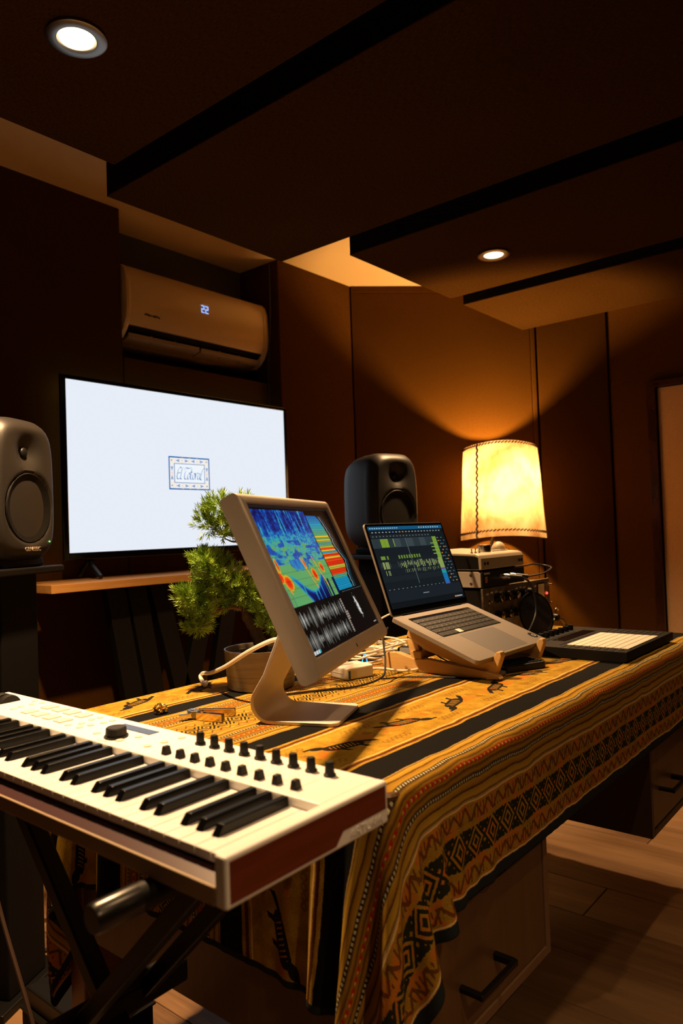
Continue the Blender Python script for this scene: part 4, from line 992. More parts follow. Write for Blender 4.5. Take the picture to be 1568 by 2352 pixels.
# ================================================================== PARCHMENT LAMP
lx, ly = 3.385, 1.739
lamp = thing('floor_lamp', 'glowing lamp with a stitched parchment shade in the room corner', 'lamp', (lx, ly, 0))
ZL0, ZL1, RB, RT = 1.036, 1.500, 0.212, 0.184
n = 64; mb = MB(); vs = []; fs = []
rows = 9
for i in range(rows+1):
    k = i/rows; r_ = RB+(RT-RB)*k
    for j in range(n):
        a = 2*math.pi*j/n; rr = r_*(1+.008*math.sin(5*a+1)+.005*math.sin(9*a+i)); z = ZL0+(ZL1-ZL0)*k
        z += (.010*math.sin(2*a+.5) if i in (0, rows) else 0); vs.append((rr*math.cos(a), rr*math.sin(a), z))
for i in range(rows):
    for j in range(n): fs.append((i*n+j, i*n+(j+1) % n, (i+1)*n+(j+1) % n, (i+1)*n+j))
mb.add(vs, fs); shade = obj('shade', mb, M['shade'], lamp, smooth=80)
st = MB()
camang = math.atan2(-ly, -lx)       # side of the shade that faces the room
seam_a = camang-0.62
for k in range(30):
    kk = (k+.5)/30; r_ = RB+(RT-RB)*kk+.002; z = ZL0+(ZL1-ZL0)*kk; da = .045*(1 if k % 2 else -1)
    a0, a1 = seam_a-da/2, seam_a+da/2
    st.tube([(r_*math.cos(a0), r_*math.sin(a0), z-.008), (r_*math.cos(a1), r_*math.sin(a1), z+.008)], .0048, 5)
for zz, r_ in ((ZL0+.030, RB+.001), (ZL1-.008, RT+.003)):
    for j in range(72):
        a0 = 2*math.pi*j/72; a1 = a0+2*math.pi/72*.8
        st.tube([(r_*math.cos(a0), r_*math.sin(a0), zz-.004+.01*math.sin(2*a0+.5)), (r_*math.cos(a1), r_*math.sin(a1), zz+.004+.01*math.sin(2*a1+.5))], .0036, 5)
obj('stitching', st, M['stitch'], shade)
ring = MB()
for k in range(3):
    a = 2*math.pi*k/3+.4; ring.tube([(0,0,ZL0+.10), ((RB-.012)*math.cos(a), (RB-.012)*math.sin(a), ZL0+.03)], .002, 6)
obj('shade_carrier', ring, M['brass'], shade)
px_ = (-.022, .055)
obj('stem', MB().tube([(px_[0], px_[1], .02), (px_[0], px_[1], ZL0-.03), (px_[0]*.6, px_[1]*.6, ZL0+.04), (0, 0, ZL0+.12), (0, 0, ZL1-.280)], .0085, 12), M['steel_dark'], lamp, smooth=True)
obj('base', MB().lathe([(.15,0),(.15,.012),(.13,.022),(.02,.03)], 36, (px_[0], px_[1], 0)), M['black_metal'], lamp, smooth=True)
M['bulb'] = emit('bulb_glass', (1.0,0.53,0.18), LAMP_WATTS*28)
obj('bulb', MB().sphere((0,0,ZL1-.200), .030, 20, 14, (1,1,1.15)), M['bulb'], lamp, smooth=True)
obj('socket', MB().lathe([(.016,ZL1-.288),(.018,ZL1-.233)], 16), M['brass'], lamp, smooth=True)

# ================================================================== LAPTOP AND ITS STAND
lap_m = frame_mat((1.568, 0.8973, 0.8483), math.radians(-90.3), math.radians(69.65))
lap = thing('laptop', 'open grey laptop with a dark music arrangement on screen', 'laptop', mat=lap_m)
LW, LD = 0.349, 0.241
def rrect(x0, x1, y0, y1, r, n=5):
    P = []
    for cx, cy, a0 in ((x1-r,y1-r,0),(x0+r,y1-r,90),(x0+r,y0+r,180),(x1-r,y0+r,270)):
        for k in range(n+1):
            a = math.radians(a0+90*k/n); P.append((cx+r*math.cos(a), cy+r*math.sin(a)))
    return P
obj('base_shell', MB().prism(rrect(-LW/2, LW/2, -LD/2, LD/2, .010), 'z', -.011, 0), M['alu_lap'], lap, bevel=0.0012, segs=2)
obj('keyboard_well', MB().prism(rrect(-.139, .139, -.006, .098, .003, 3), 'z', -.0002, .0003), M['black_matte'], lap)
obj('touch_strip', MB().box(-.137, .137, .088, .097, .0003, .0007), M['black_gloss'], lap)
obj('trackpad', MB().prism(rrect(-.080, .080, -.112, -.012, .004, 3), 'z', -.0002, .0003), pbr('trackpad_glass', (0.22,0.21,0.21), .35, .4), lap)
for sx in (-1, 1): obj('speaker_grille', MB().box(sx*.157-.009, sx*.157+.009, -.006, .098, -.0001, .0002), M['alu_lap'], lap)
keyc = {}
def lapkey(x0, x1, y0, y1):
    w_, h_ = round(x1-x0, 4), round(y1-y0, 4)
    if (w_, h_) not in keyc:
        k = mesh_from('key_cap', MB().box(-w_/2, w_/2, -h_/2, h_/2, 0, .0011), bevel=.0006, segs=1); k.materials.append(M['black_plastic']); keyc[(w_, h_)] = k
    o = bpy.data.objects.new('key_cap', keyc[(w_, h_)]); COL.objects.link(o); o.parent = lap; o.location = ((x0+x1)/2, (y0+y1)/2, .0003)
rows_ = [[1]*13+[1.55], [1.5]+[1]*12+[1.05], [1.75]+[1]*11+[1.8], [2.3]+[1]*10+[2.25], [1,1,1,1.25,5.2,1.25,1,.95,.95,.95]]
pit = .0166
for r_i, rw in enumerate(rows_):
    tot = sum(rw); x = -.137; u_ = .274/tot; y1 = .086-r_i*.0182
    for wd in rw:
        lapkey(x+.0010, x+wd*u_-.0010, y1-.0162, y1); x += wd*u_
# legends: tiny pale marks on the keys, and the sticker near the corner
lm = MB()
for r_i in range(4):
    for k in range(12): lm.box(-.1275+k*.0205+r_i*.004, -.1255+k*.0205+r_i*.004, .0755-r_i*.0182, .0775-r_i*.0182, .0014, .00145)
obj('key_legends', lm, M['grey_metal'], lap)
obj('white_key_cap', MB().box(-.064, -.045, -.004, .012, .0004, .0018), M['white_gloss'], lap, bevel=.0006, segs=1)
stk = MB().lathe([(.0135,0),(.0135,.0004)], 28); stk.v = [(p[0]+.155, p[1]-.088, p[2]) for p in stk.v]
stq = obj('round_sticker', stk, M['black_matte'], lap)
stk = MB().lathe([(.0045,0.0004),(.0060,.0004),(.0060,.0007),(.0045,.0007),(.0045,.0004)], 20, caps=False); stk.v = [(p[0]+.157, p[1]-.089, p[2]) for p in stk.v]
obj('sticker_ring', stk, M['soft_btn'], stq)
# lid
lid_w = frame_mat((0,0,0), math.radians(-90.3), math.radians(19.07))
hinge = lap_m @ Vector((0, LD/2-.003, .001)); lid_up = lid_w.to_3x3() @ Vector((0,1,0)); c_ = hinge + lid_up*.1175
lid_w.translation = c_
lid = obj('lid', MB().prism(rrect(-LW/2, LW/2, -.1165, .1165, .009), 'z', -.0062, -.0008), M['alu_lap'], lap, bevel=.001); lid.matrix_local = lap_m.inverted() @ lid_w
obj('lid_glass', MB().prism(rrect(-LW/2+.0016, LW/2-.0016, -.1150, .1150, .0075), 'z', -.0008, .0), M['black_gloss'], lid)
obj('hinge_bar', MB().tube([(-.135, -.1175, -.004), (.135, -.1175, -.004)], .0050, 12), M['black_plastic'], lid, smooth=True)
dw = MB(); DWW, DHH = 0.332, 0.208
def dr_(x0, x1, y0, y1, c, z=0.0): dw.crect((x0-.5)*DWW, (x1-.5)*DWW, (y0-.5)*DHH+.004, (y1-.5)*DHH+.004, .0003+z*.0001, srgb(*c))
dr_(0,1,0,1,(22,29,34)); dr_(0,1,.955,1,(20,84,122),1); dr_(0,1,.90,.955,(17,22,26),1)
for k in range(13): dr_(.02+k*.028, .02+k*.028+.016, .970,.984,(150,190,210),2)
for k in range(9): dr_(.66+k*.034, .66+k*.034+.014, .968,.986,(230,150,70) if k == 1 else (160,195,215),2)
for k in range(22): dr_(.03+k*.043, .03+k*.043+.02, .918,.932,((210,120,50) if k in (9,) else (90,120,200) if k == 6 else (135,145,150)),2)
dr_(0,.80,.855,.895,(28,36,41),1)
for k in range(18): dr_(.03+k*.043, .037+k*.043, .868,.88,(150,158,160),2)
dr_(0,.79,.73,.845,(46,58,62),1)
for k in range(9): dr_(.02+k*.085, .02+k*.085+.078, .735,.84,((58,70,74) if k % 2 else (42,54,58)),2)
dr_(.105,.20,.735,.84,(120,152,48),3); dr_(.15,.153,.735,.84,(80,110,40),4); dr_(.265,.272,.74,.84,(150,180,60),3)
dr_(.80,.86,.56,.845,(116,150,58),2)
for yy in (.61,.655,.70,.75): dr_(.755,.86,yy,yy+.012,(128,160,72),3)
dr_(.79,.855,.42,.56,(138,156,84),2); dr_(.79,.855,.40,.42,(110,64,150),2); dr_(.79,.855,.35,.40,(30,150,140),2); dr_(.79,.855,.22,.35,(22,110,168),2); dr_(.79,.855,.205,.22,(96,70,150),2)
for k in range(4):
    yy = .60-k*.075
    dr_(0,.785,yy-.06,yy+.005,((27,35,40) if k % 2 else (24,31,36)),1)
r_ = random.Random(11)
for x in [.05,.068,.086,.125]+[.27+.034*k for k in range(9)]: dr_(x, x+.018, .585,.628,(108,140,52),3)
for k in range(36):
    x = .03+k*.021
    if .15 < x < .22: continue
    dr_(x, x+.004, .485+.02*r_.random(), .54+.02*r_.random(), (84,98,84),3)
for k in range(26):
    x = .26+k*.021+.004*r_.random(); dr_(x, x+.007, .455+.05*r_.random(), .52+.045*r_.random(), (176,190,110) if k % 4 else (90,104,80),4)
for x in (.05,.062,.085,.10,.115): dr_(x, x+.007, .47,.555,(176,190,110),4)
for k in range(20):
    x = .30+k*.024; dr_(x, x+.006, .40+.02*r_.random(), .45,(128,142,92) if k % 3 else (60,70,66),4)
for x in (.06,.09,.105): dr_(x, x+.006, .39,.45,(150,164,100),4)
for k in range(28): dr_(.02+k*.028, .0225+k*.028, .24,.375,(17,23,27),2)
dr_(.43,.4335,.26,.845,(120,130,132),5)
for k in range(14): dr_(.03+k*.055, .045+k*.055, .218,.226,(120,130,132),3)
dr_(0,1,.07,.205,(25,33,39),2); dr_(0,1,.066,.07,(14,18,21),3); dr_(.44,.52,.13,.14,(130,138,140),3)
dr_(0,1,0,.066,(16,21,25),2); dr_(.88,.97,.022,.038,(150,158,160),3); dr_(.86,.875,.02,.04,(230,140,50),3)
dr_(.86,1.0,.205,.89,(19,25,30),2)
for k in range(15):
    yy = .82-k*.042
    for j in range(4):
        if (k*7+j*3) % 5 < 3: dr_(.875+j*.028, .892+j*.028, yy, yy+.012, ((220,140,50) if (k+j) % 4 == 1 else (70,120,130) if (k+j) % 3 else (120,128,130)), 3)
M['screen_lap'] = emit_attr('laptop_picture', 0.95, 0.22, 0.4)
obj('display_picture', dw, M['screen_lap'], lid)['label'] = 'dark music arrangement picture'

ls = thing('laptop_stand', 'birch plywood laptop stand with hooked arms under the laptop', 'laptop stand', mat=Matrix.Translation((1.568, 0.90, CZ)))
inv = Matrix.Translation((1.568, 0.90, CZ)).inverted()
for sx in (-.098, .118):
    # arm in the laptop's own tilt (laptop frame), then moved to the stand frame
    poly = [(-.1345,-.043),(-.118,-.050),(.050,-.062),(.108,-.052),(.108,-.0115),(-.1212,-.0115),(-.1212,.004),(-.124,.013),(-.1325,.016),(-.138,.008),(-.1375,-.030)]
    m_ = MB().prism(poly, 'x', sx-.010, sx+.010)
    arm = obj('arm', m_, M['plywood'], ls, bevel=.002, segs=2); arm.matrix_local = inv @ lap_m
    foot_ = [(.795,.0),(1.075,.0),(1.085,.014),(1.070,.040),(1.040,.042),(.985,.030),(.95,.033),(.80,.018),(.770,.012),(.764,.004)]
    obj('foot', MB().prism([(p[0]-.90, p[1]) for p in foot_], 'x', sx-.022, sx-.004 if sx < 0 else sx-.002), M['plywood'], ls, bevel=.002)
    obj('strut', MB().prism([(.075,.020),(.105,.020),(.118,.075),(.090,.075)], 'x', sx-.008, sx+.008), M['plywood'], ls, bevel=.002)
obj('cross_bar', MB().box(-.118, .116, .070, .100, .030, .048), M['plywood'], ls, bevel=.002)

# small things round the laptop
rm = thing('remote_keypad', 'small black keypad with many buttons lying under the laptop', 'keypad', (1.600, 0.800, CZ)); rm.rotation_euler = (0, 0, math.radians(-24))
obj('body', MB().prism(rrect(-.060, .060, -.036, .036, .008), 'z', 0, .016), M['black_plastic'], rm, bevel=.003)
kk = mesh_from('key', MB().box(-.0042,.0042,-.0036,.0036,0,.0022), bevel=.0008, segs=1); kk.materials.append(M['black_matte'])
for i_ in range(10):
    for j in range(5): inst('key', type('o', (), {'data': kk}), (-.049+i_*.0109, -.024+j*.012, .016), rm)
ph = obj('grey_slab', MB().prism(rrect(-.055, .055, -.028, .028, .010), 'z', 0, .008), M['alu_lap'], bevel=.002); ph.location = (1.515, .845, CZ); ph.rotation_euler = (0,0,math.radians(70))
tag(ph, 'thin grey rounded slab lying between the plywood stand feet', 'gadget')
hub = thing('plug_block', 'black angular plug block beside the plywood stand arm', 'plug', (1.512, 1.050, CZ)); hub.rotation_euler = (0, 0, .3)
obj('block', MB().prism([(-.024,0),(.024,0),(.026,.030),(.016,.046),(-.016,.046),(-.026,.030)], 'y', -.022, .022), M['black_plastic'], hub, bevel=.003)
obj('plug_end', MB().box(-.012, .012, .022, .040, .012, .030), M['black_plastic'], hub, bevel=.002)
pk = thing('round_gadget', 'round black gadget with a blue glowing edge behind the monitor', 'gadget', (1.452, 1.175, CZ))
obj('puck', MB().lathe([(.030,0),(.034,.004),(.034,.030),(.028,.036)], 32), M['black_plastic'], pk, smooth=True)
arc = MB().tube([(.0355*math.cos(a), .0355*math.sin(a), .008+.022*math.sin(k/10*math.pi)) for k, a in ((k, math.radians(-108+3.4*k)) for k in range(11))], .0011, 6)
obj('light_arc', arc, M['led_blue'], pk)
# second charger brick further back
pb = thing('power_brick', 'white square power adapter with a blue cable tie', 'power adapter', (1.330, 1.085, CZ)); pb.rotation_euler = (0, 0, math.radians(-14))
obj('case', MB().prism(rrect(-.040, .040, -.034, .034, .008), 'z', 0, .028), M['white_gloss'], pb, bevel=.004, segs=3)
obj('seam_line', MB().box(-.0405, -.036, -.020, .020, .0135, .0145), M['soft_btn'], pb)
obj('plug_cap', MB().prism(rrect(.006, .0405, -.0345, .0345, .008), 'z', .0002, .0284), M['white_gloss'], pb, bevel=.004, segs=3)
obj('tape', MB().box(-.0345, -.029, -.0350, -.0338, .003, .021), pbr('blue_tape', (.02,.10,.30), .5), pb)
obj('pins', MB().tube([(.040, -.012, .012), (.050, -.012, .012)], .003, 8), M['chrome'], pb)

# cables -----------------------------------------------------------------
def cable(name, pts, r, mat, label, group=None, flat=None, seg=8):
    o = obj(name, MB().tube(smooth_path(pts, 9), r, seg, flat=flat), mat, smooth=True); return tag(o, label, 'cable', group)
z0 = CZ+.0025
cable('white_cable', [(1.040,1.012,.880),(1.030,1.035,.885),(1.010,1.085,.862),(1.02,1.17,.822),(1.075,1.285,.788),(1.110,1.352,.775),(1.112,1.366,.766),(1.095,1.340,z0+.004),(1.070,1.300,z0+.002),(1.10,1.33,z0)], .0045, M['cable_white'], 'thick white cable looping left out of the monitor stand past the pot')
cable('white_cable', [(1.366,1.060,CZ+.013),(1.39,1.045,CZ+.012),(1.42,1.00,CZ+.006),(1.46,.975,CZ+.010),(1.50,.985,CZ+.030),(1.535,1.01,CZ+.055),(1.56,1.05,CZ+.03)], .0030, M['cable_white'], 'white charger cable running from the power adapter into the plywood stand')
cable('white_cable', [(1.397,1.040,.875),(1.33,1.05,.885),(1.25,1.08,.88),(1.25,1.14,.85),(1.28,1.22,.79)], .0026, M['cable_white'], 'white cable plugged into the left side of the laptop')
obj_pl = obj('cable_plug', MB().tube([(1.367,1.047,.872),(1.396,1.040,.876)], .0046, 10), M['white_gloss'], smooth=True); tag(obj_pl, 'white plug pushed into the left side of the laptop', 'plug')
cable('black_cable', [(1.388,1.018,.866),(1.365,1.015,.850),(1.352,1.005,.825),(1.335,.990,.795),(1.30,.975,.770),(1.24,.995,z0+.001),(1.19,1.03,z0),(1.14,1.06,z0),(1.08,1.09,z0)], .0024, M['cable_black'], 'thin black cable curving from the laptop down over the cloth')
cable('black_cable', [(1.53,1.00,CZ+.05),(1.50,.95,CZ+.03),(1.49,.86,CZ+.004),(1.45,.80,z0),(1.43,.86,z0),(1.38,.96,z0),(1.33,1.00,z0)], .0018, M['cable_black'], 'thin black cable lying in front of the plywood stand foot')
rc = random.Random(5)
for k in range(9):
    cx, cy = 1.50+rc.uniform(-.05,.05), 1.17+rc.uniform(-.05,.05); R_ = rc.uniform(.05,.105); ph_ = rc.uniform(0,6.28); pts = []
    for i_ in range(14):
        a = ph_+i_*0.48; pts.append((cx+R_*1.15*math.cos(a), cy+R_*.75*math.sin(a), CZ+.004+k*.0055+.010*abs(math.sin(a*1.5+k))))
    cable('white_cable', pts, .0026, M['cable_white'], 'one of the white cables heaped in loops behind the monitor', 'white cables heaped behind the monitor')
for k, (a, b_) in enumerate((((1.40,1.12,CZ+.004),(1.46,1.16,.86)), ((1.44,1.20,CZ+.004),(1.63,1.16,.87)))):
    m1 = (Vector(a)+Vector(b_))/2+Vector((0,.02,.015)); cable('white_cable', [a, m1, b_, (b_[0]+.06, b_[1]-.03, b_[2]-.05), (b_[0]+.09, b_[1], CZ+.01)], .0024, M['cable_white'], ['white cable rising steeply behind the power adapter', 'white cable arching towards the rack gear'][k])

# ================================================================== PAD CONTROLLER
pu = thing('pad_controller', 'flat black pad controller with a grid of white pads at the desk edge', 'controller', (1.965, 0.752, CZ))
PW, PD = 0.378, 0.304
obj('body', MB().prism([(-PD/2,.006),(-PD/2+.010,.0),(PD/2-.09,.0),(PD/2,.016),(PD/2,.0275),(-PD/2,.0275)], 'x', -PW/2, PW/2), M['ctrl_black'], pu, bevel=.002)
obj('display', MB().box(-.095, .125, .040, .078, .0275, .0279), M['black_gloss'], pu)
pdm = mesh_from('pad', MB().box(-.0140,.0140,-.0091,.0091,0,.0026), bevel=.0012); pdm.materials.append(M['pad_white'])
for i_ in range(8):
    for j in range(8): inst('pad', type('o', (), {'data': pdm}), (-.137+i_*.0297, -.134+j*.0196, .0275), pu)
kn2 = mesh_from('encoder', MB().lathe([(.0082,0),(.0082,.013),(.0074,.0145)], 20), smooth=True); kn2.materials.append(M['black_matte'])
for k in range(9): inst('encoder', type('o', (), {'data': kn2}), (-.150+k*.0330, .112, .0275), pu)
bt2 = mesh_from('button', MB().box(-.0125,.0125,-.0035,.0035,0,.0012), bevel=.0005, segs=1); bt2.materials.append(M['rubber'])
for k in range(8):
    for yy in (.030, .088): inst('button', type('o', (), {'data': bt2}), (-.137+k*.0297, yy, .0275), pu)
for k in range(9):
    for xx in (-.170, .130, .160): inst('button', type('o', (), {'data': bt2}), (xx, -.13+k*.0178, .0275), pu)
obj('touch_strip', MB().box(-.1585, -.1545, -.140, .010, .0275, .0281), M['black_gloss'], pu)

# ================================================================== RACK GEAR
YG = 1.013
rk = thing('rack_preamp', 'worn rack preamplifier with two rows of knobs and a red light', 'rack unit', (2.05, YG+.14, CZ))
def gl(mb, z=CZ): mb.v = [(p[0]-2.05, p[1]-(YG+.14), p[2]-z) for p in mb.v]; return mb
RX0, RX1 = 1.832, 2.276
obj('chassis', gl(MB().box(RX0+.012, RX1-.012, YG+.004, YG+.27, CZ, .914)), M['black_metal'], rk, bevel=.002)
obj('face_plate', gl(MB().box(RX0, RX1, YG-.003, YG+.004, CZ+.004, .919)), M['rack_face'], rk, bevel=.001)
kbm = mesh_from('knob', MB().lathe([(.0150,0),(.0150,-.003),(.0125,-.006),(.0120,-.019),(.0105,-.021)], 22, axis='y'), smooth=True); kbm.materials.append(M['black_plastic'])
kcap = mesh_from('knob_cap', MB().lathe([(.0112,-.0206),(.0100,-.0222),(.0001,-.0226)], 20, axis='y', caps=False), smooth=True); kcap.materials.append(M['chrome'])
for k in range(6):
    for zz in (.888, .838):
        if k == 5: continue
        o = inst('knob', type('o', (), {'data': kbm}), (1.912+k*.050-2.05, YG-.003-(YG+.14), zz-CZ), rk); inst('knob_cap', type('o', (), {'data': kcap}), (0,0,0), o)
tgl = mesh_from('toggle', MB().lathe([(.0055,0),(.0055,-.004),(.002,-.005),(.003,-.016)], 12, axis='y'), smooth=True); tgl.materials.append(M['chrome'])
for xx, zz in ((1.862,.880),(1.862,.842),(1.868,.808),(2.012,.895),(2.255,.842),(2.258,.800),(2.262,.90)): inst('toggle', type('o', (), {'data': tgl}), (xx-2.05, YG-.003-(YG+.14), zz-CZ), rk)
obj('meter', gl(MB().box(2.185, 2.230, YG-.006, YG-.003, .858, .905)), pbr('meter_face', (.75,.58,.33), .4), rk, bevel=.001)
obj('meter_rim', gl(MB().box(2.181, 2.234, YG-.005, YG-.0028, .854, .909)), M['black_plastic'], rk)
obj('indicator', gl(MB().sphere((2.2505, YG-.004, .872), .0042, 12, 8)), M['led_red'], rk, smooth=True)
rkl = MB()
for k in range(14): rkl.box(1.85+k*.026, 1.85+k*.026+.015, YG-.0034, YG-.0030, .900+.003*math.sin(k), .9045+.003*math.sin(k))
obj('engraved_text', gl(rkl), M['soft_btn'], rk)
ai = thing('audio_interface', 'black half-width audio unit with a pale metal side bracket', 'audio unit', (1.97, YG+.12, .9195))
def gl2(mb, zo=.9195): mb.v = [(p[0]-1.97, p[1]-(YG+.12), p[2]-zo) for p in mb.v]; return mb
obj('chassis', gl2(MB().box(1.840, 2.104, YG, YG+.22, .921, .967)), M['black_plastic'], ai, bevel=.003)
obj('rubber_foot', gl2(MB().box(1.85, 2.09, YG+.02, YG+.2, .9193, .921)), M['rubber'], ai)
br = obj('side_bracket', gl2(MB().prism([(YG+.004,.922),(YG+.20,.922),(YG+.20,.967),(YG+.012,.967),(YG+.004,.961)], 'x', 1.835, 1.840)), M['grey_metal'], ai, bevel=.0015)
for yy in (YG+.035,):
    for zz in (.933, .957): obj('screw', gl2(MB().lathe([(.004,1.833),(.004,1.836)], 12, (0, yy, zz), 'x')), M['steel_dark'], br)
obj('front_label', gl2(MB().box(1.853, 1.866, YG-.0006, YG, .934, .952)), pbr('orange_label', (.45,.18,.06), .5), ai)
ip = MB()
for k in range(5): ip.box(1.848+k*.007, 1.853+k*.007, YG-.0005, YG, .958, .963)
obj('printed_name', gl2(ip), M['soft_btn'], ai)
for xx in (1.945, 1.985):
    pl_ = obj('jack_plug', gl2(MB().tube([(xx, YG+.002, .946), (xx+.004, YG-.020, .946), (xx+.006, YG-.030, .9455)], [.009,.009,.007], 12)), M['chrome'], ai, smooth=True)
    obj('plug_sleeve', gl2(MB().tube([(xx+.006, YG-.030, .9455), (xx+.014, YG-.062, .944)], [.0085,.0055], 12)), M['black_plastic'], pl_, smooth=True)
cable('audio_cable', [(1.959,YG-.060,.944),(1.970,YG-.078,.930),(1.975,YG-.090,.890),(1.965,YG-.096,.840),(1.93,YG-.09,.795),(1.90,YG-.08,CZ+.01),(1.85,YG-.06,z0)], .0030, M['cable_black'], 'dark cable hanging from the left plug of the black audio unit')
cable('audio_cable', [(1.999,YG-.060,.944),(2.05,YG-.085,.950),(2.11,YG-.085,.962),(2.145,YG-.05,.968),(2.12,YG-.02,.973),(2.06,YG-.025,.972),(2.0,YG-.02,.971)], .0026, M['cable_black'], 'dark cable looping right from the black audio unit')
mc = thing('monitor_controller', 'beige desktop box with metal knobs on top of the rack gear', 'audio unit', (1.97, YG+.11, .969))
def gl3(mb, zo=.969): mb.v = [(p[0]-1.97, p[1]-(YG+.11), p[2]-zo) for p in mb.v]; return mb
obj('shell', gl3(MB().prism([(YG,.972),(YG+.22,.972),(YG+.22,1.026),(YG+.018,1.017),(YG+.006,1.013),(YG,1.004)], 'x', 1.834, 2.102)), M['beige_metal'], mc, bevel=.003, segs=3)
obj('side_plate', gl3(MB().prism([(YG+.008,.974),(YG+.216,.974),(YG+.216,1.020),(YG+.020,1.011),(YG+.010,1.007)], 'x', 1.831, 1.834)), M['black_metal'], mc)
obj('rubber_foot', gl3(MB().box(1.85, 2.08, YG+.02, YG+.20, .9675, .972)), M['rubber'], mc)
for xx in (1.855, 1.872, 2.070, 2.086): obj('jack', gl3(MB().lathe([(.005,-.0008),(.005,.001)], 14, (xx, YG, .989), 'y')), M['black_plastic'], mc)
slk = MB().lathe([(.0085,0),(.0085,.016),(.0075,.018)], 20)
slm = mesh_from('knob', slk, smooth=True); slm.materials.append(M['chrome'])
for xx, yy in ((1.86,.16),(1.90,.17),(1.855,.20)): inst('knob', type('o', (), {'data': slm}), (xx-1.97, yy-.11, 1.022-.969), mc)
o = obj('volume_knob', MB().lathe([(.020,0),(.020,.020),(.0175,.022)], 32), M['chrome'], mc, smooth=True); o.location = (1.965-1.97, .06-.11, 1.0180-.969)
tg2 = mesh_from('toggle', MB().lathe([(.004,0),(.004,.004),(.0016,.005),(.0022,.014)], 10), smooth=True); tg2.materials.append(M['chrome'])
for k in range(3): inst('toggle', type('o', (), {'data': tg2}), (1.862+k*.022-1.97, .045-.11, 1.0175-.969), mc)
bm3 = mesh_from('button', MB().box(-.008,.008,-.005,.005,0,.004), bevel=.001); bm3.materials.append(M['pad_white'])
for k in range(5): inst('button', type('o', (), {'data': bm3}), (2.0+k*.02-1.97, .05-.11, 1.0180-.969), mc)
bs = MB(); bs.sphere((0,0,0), .027, 24, 14, (1.0,.72,.75)); bs.v = [(p[0], p[1], max(p[2], -.004)+.004) for p in bs.v]
bs.v = [(p[0]+.004*math.sin(p[2]*70), p[1], p[2]*(1+.12*math.sin(p[0]*60+1))) for p in bs.v]
so = obj('stone', bs, M['stone'], smooth=True); so.location = (2.062, YG+.066, 1.0195); tag(so, 'cream dome-shaped stone on top of the beige box', 'stone')
# tinted disc and clamp in front of the rack
pf = thing('pop_filter', 'round tinted dark disc propped in front of the rack preamplifier', 'pop filter', (2.03, .955, CZ))
ds = MB().lathe([(.0001,-.001),(.066,-.001),(.066,.001),(.0001,.001)], 56, axis='y', caps=False)
o = obj('disc', ds, M['tinted'], pf, smooth=40); o.location = (.022, 0, .070); o.rotation_euler = (math.radians(-14), math.radians(0), math.radians(-18))
o = obj('rim', MB().lathe([(.0655,-.0022),(.0685,-.0022),(.0685,.0022),(.0655,.0022),(.0655,-.0022)], 56, axis='y', caps=False), M['black_plastic'], pf, smooth=40); o.location = (.022, 0, .070); o.rotation_euler = (math.radians(-14), 0, math.radians(-18))
cp_ = thing('mic_clamp', 'small dark jointed microphone clamp behind the pad controller', 'clamp', (2.165, .945, CZ))
obj('arm', MB().tube([(-.05,.0,.018),(-.02,.0,.040),(.0,.0,.052)], .005, 8), M['steel_dark'], cp_, smooth=True)
obj('joint', MB().lathe([(.010,-.010),(.012,-.004),(.012,.008),(.009,.012)], 16, (0,0,.050), 'y'), M['black_plastic'], cp_, smooth=True)
obj('arm', MB().tube([(0,0,.05),(.028,-.01,.040),(.045,-.015,.018)], .0045, 8), M['steel_dark'], cp_, smooth=True)
obj('hook', MB().tube(smooth_path([(.0,.0,.058),(.001,0,.072),(.012,0,.078),(.018,0,.070)], 4), .0022, 6), M['chrome'], cp_, smooth=True)
obj('base', MB().lathe([(.016,0),(.016,.014),(.012,.020)], 20, (-.05,0,0)), M['black_plastic'], cp_, smooth=True)
obj('base', MB().lathe([(.012,0),(.012,.016),(.010,.020)], 20, (.045,-.015,0)), M['black_plastic'], cp_, smooth=True)

# ================================================================== BONSAI
PCX, PCY = 1.143, 1.194
bo = thing('bonsai', 'small bonsai pine in a round wood-patterned pot behind the monitor', 'plant', (PCX, PCY, CZ))
obj('pot', MB().lathe([(.070,0),(.074,.003),(.0795,.083),(.0800,.0865),(.0770,.0865),(.0755,.078),(.0750,.070),(.0001,.070)], 56, caps=False), M['pot'], bo, smooth=30)
sm = MB(); N_ = 26; vs = []; fs = []
for i in range(9):
    for j in range(N_):
        r_ = .0750*i/8; a = 2*math.pi*j/N_; vs.append((r_*math.cos(a), r_*math.sin(a), .0745+rng.uniform(-.002,.004)+.004*(1-i/8)))
for i in range(8):
    for j in range(N_): fs.append((i*N_+j, i*N_+(j+1) % N_, (i+1)*N_+(j+1) % N_, (i+1)*N_+j))
sm.add(vs, fs); obj('soil', sm, M['soil'], bo, smooth=80)
def bl(p): return (p[0]-PCX, p[1]-PCY, p[2]-CZ)
trunk = smooth_path([bl(p) for p in ((1.143,1.190,.822),(1.138,1.187,.850),(1.125,1.190,.885),(1.115,1.203,.915),(1.120,1.206,.942),(1.140,1.195,.962),(1.150,1.190,1.00),(1.140,1.195,1.05),(1.125,1.205,1.085))], 6)
tr_ = [.017*(1-.72*(k/(len(trunk)-1))**.8)+.0012*math.sin(k*1.9) for k in range(len(trunk))]
obj('trunk', MB().tube(trunk, tr_, 14), M['bark'], bo, smooth=True)
def branch(pts, r0): 
    P = smooth_path([bl(p) for p in pts], 5); obj('branch', MB().tube(P, [r0*(1-.6*k/(len(P)-1)) for k in range(len(P))], 8), M['twig'], bo, smooth=True)
branch([(1.117,1.203,.925),(1.095,1.225,.935),(1.070,1.255,.928),(1.045,1.285,.912)], .0055)
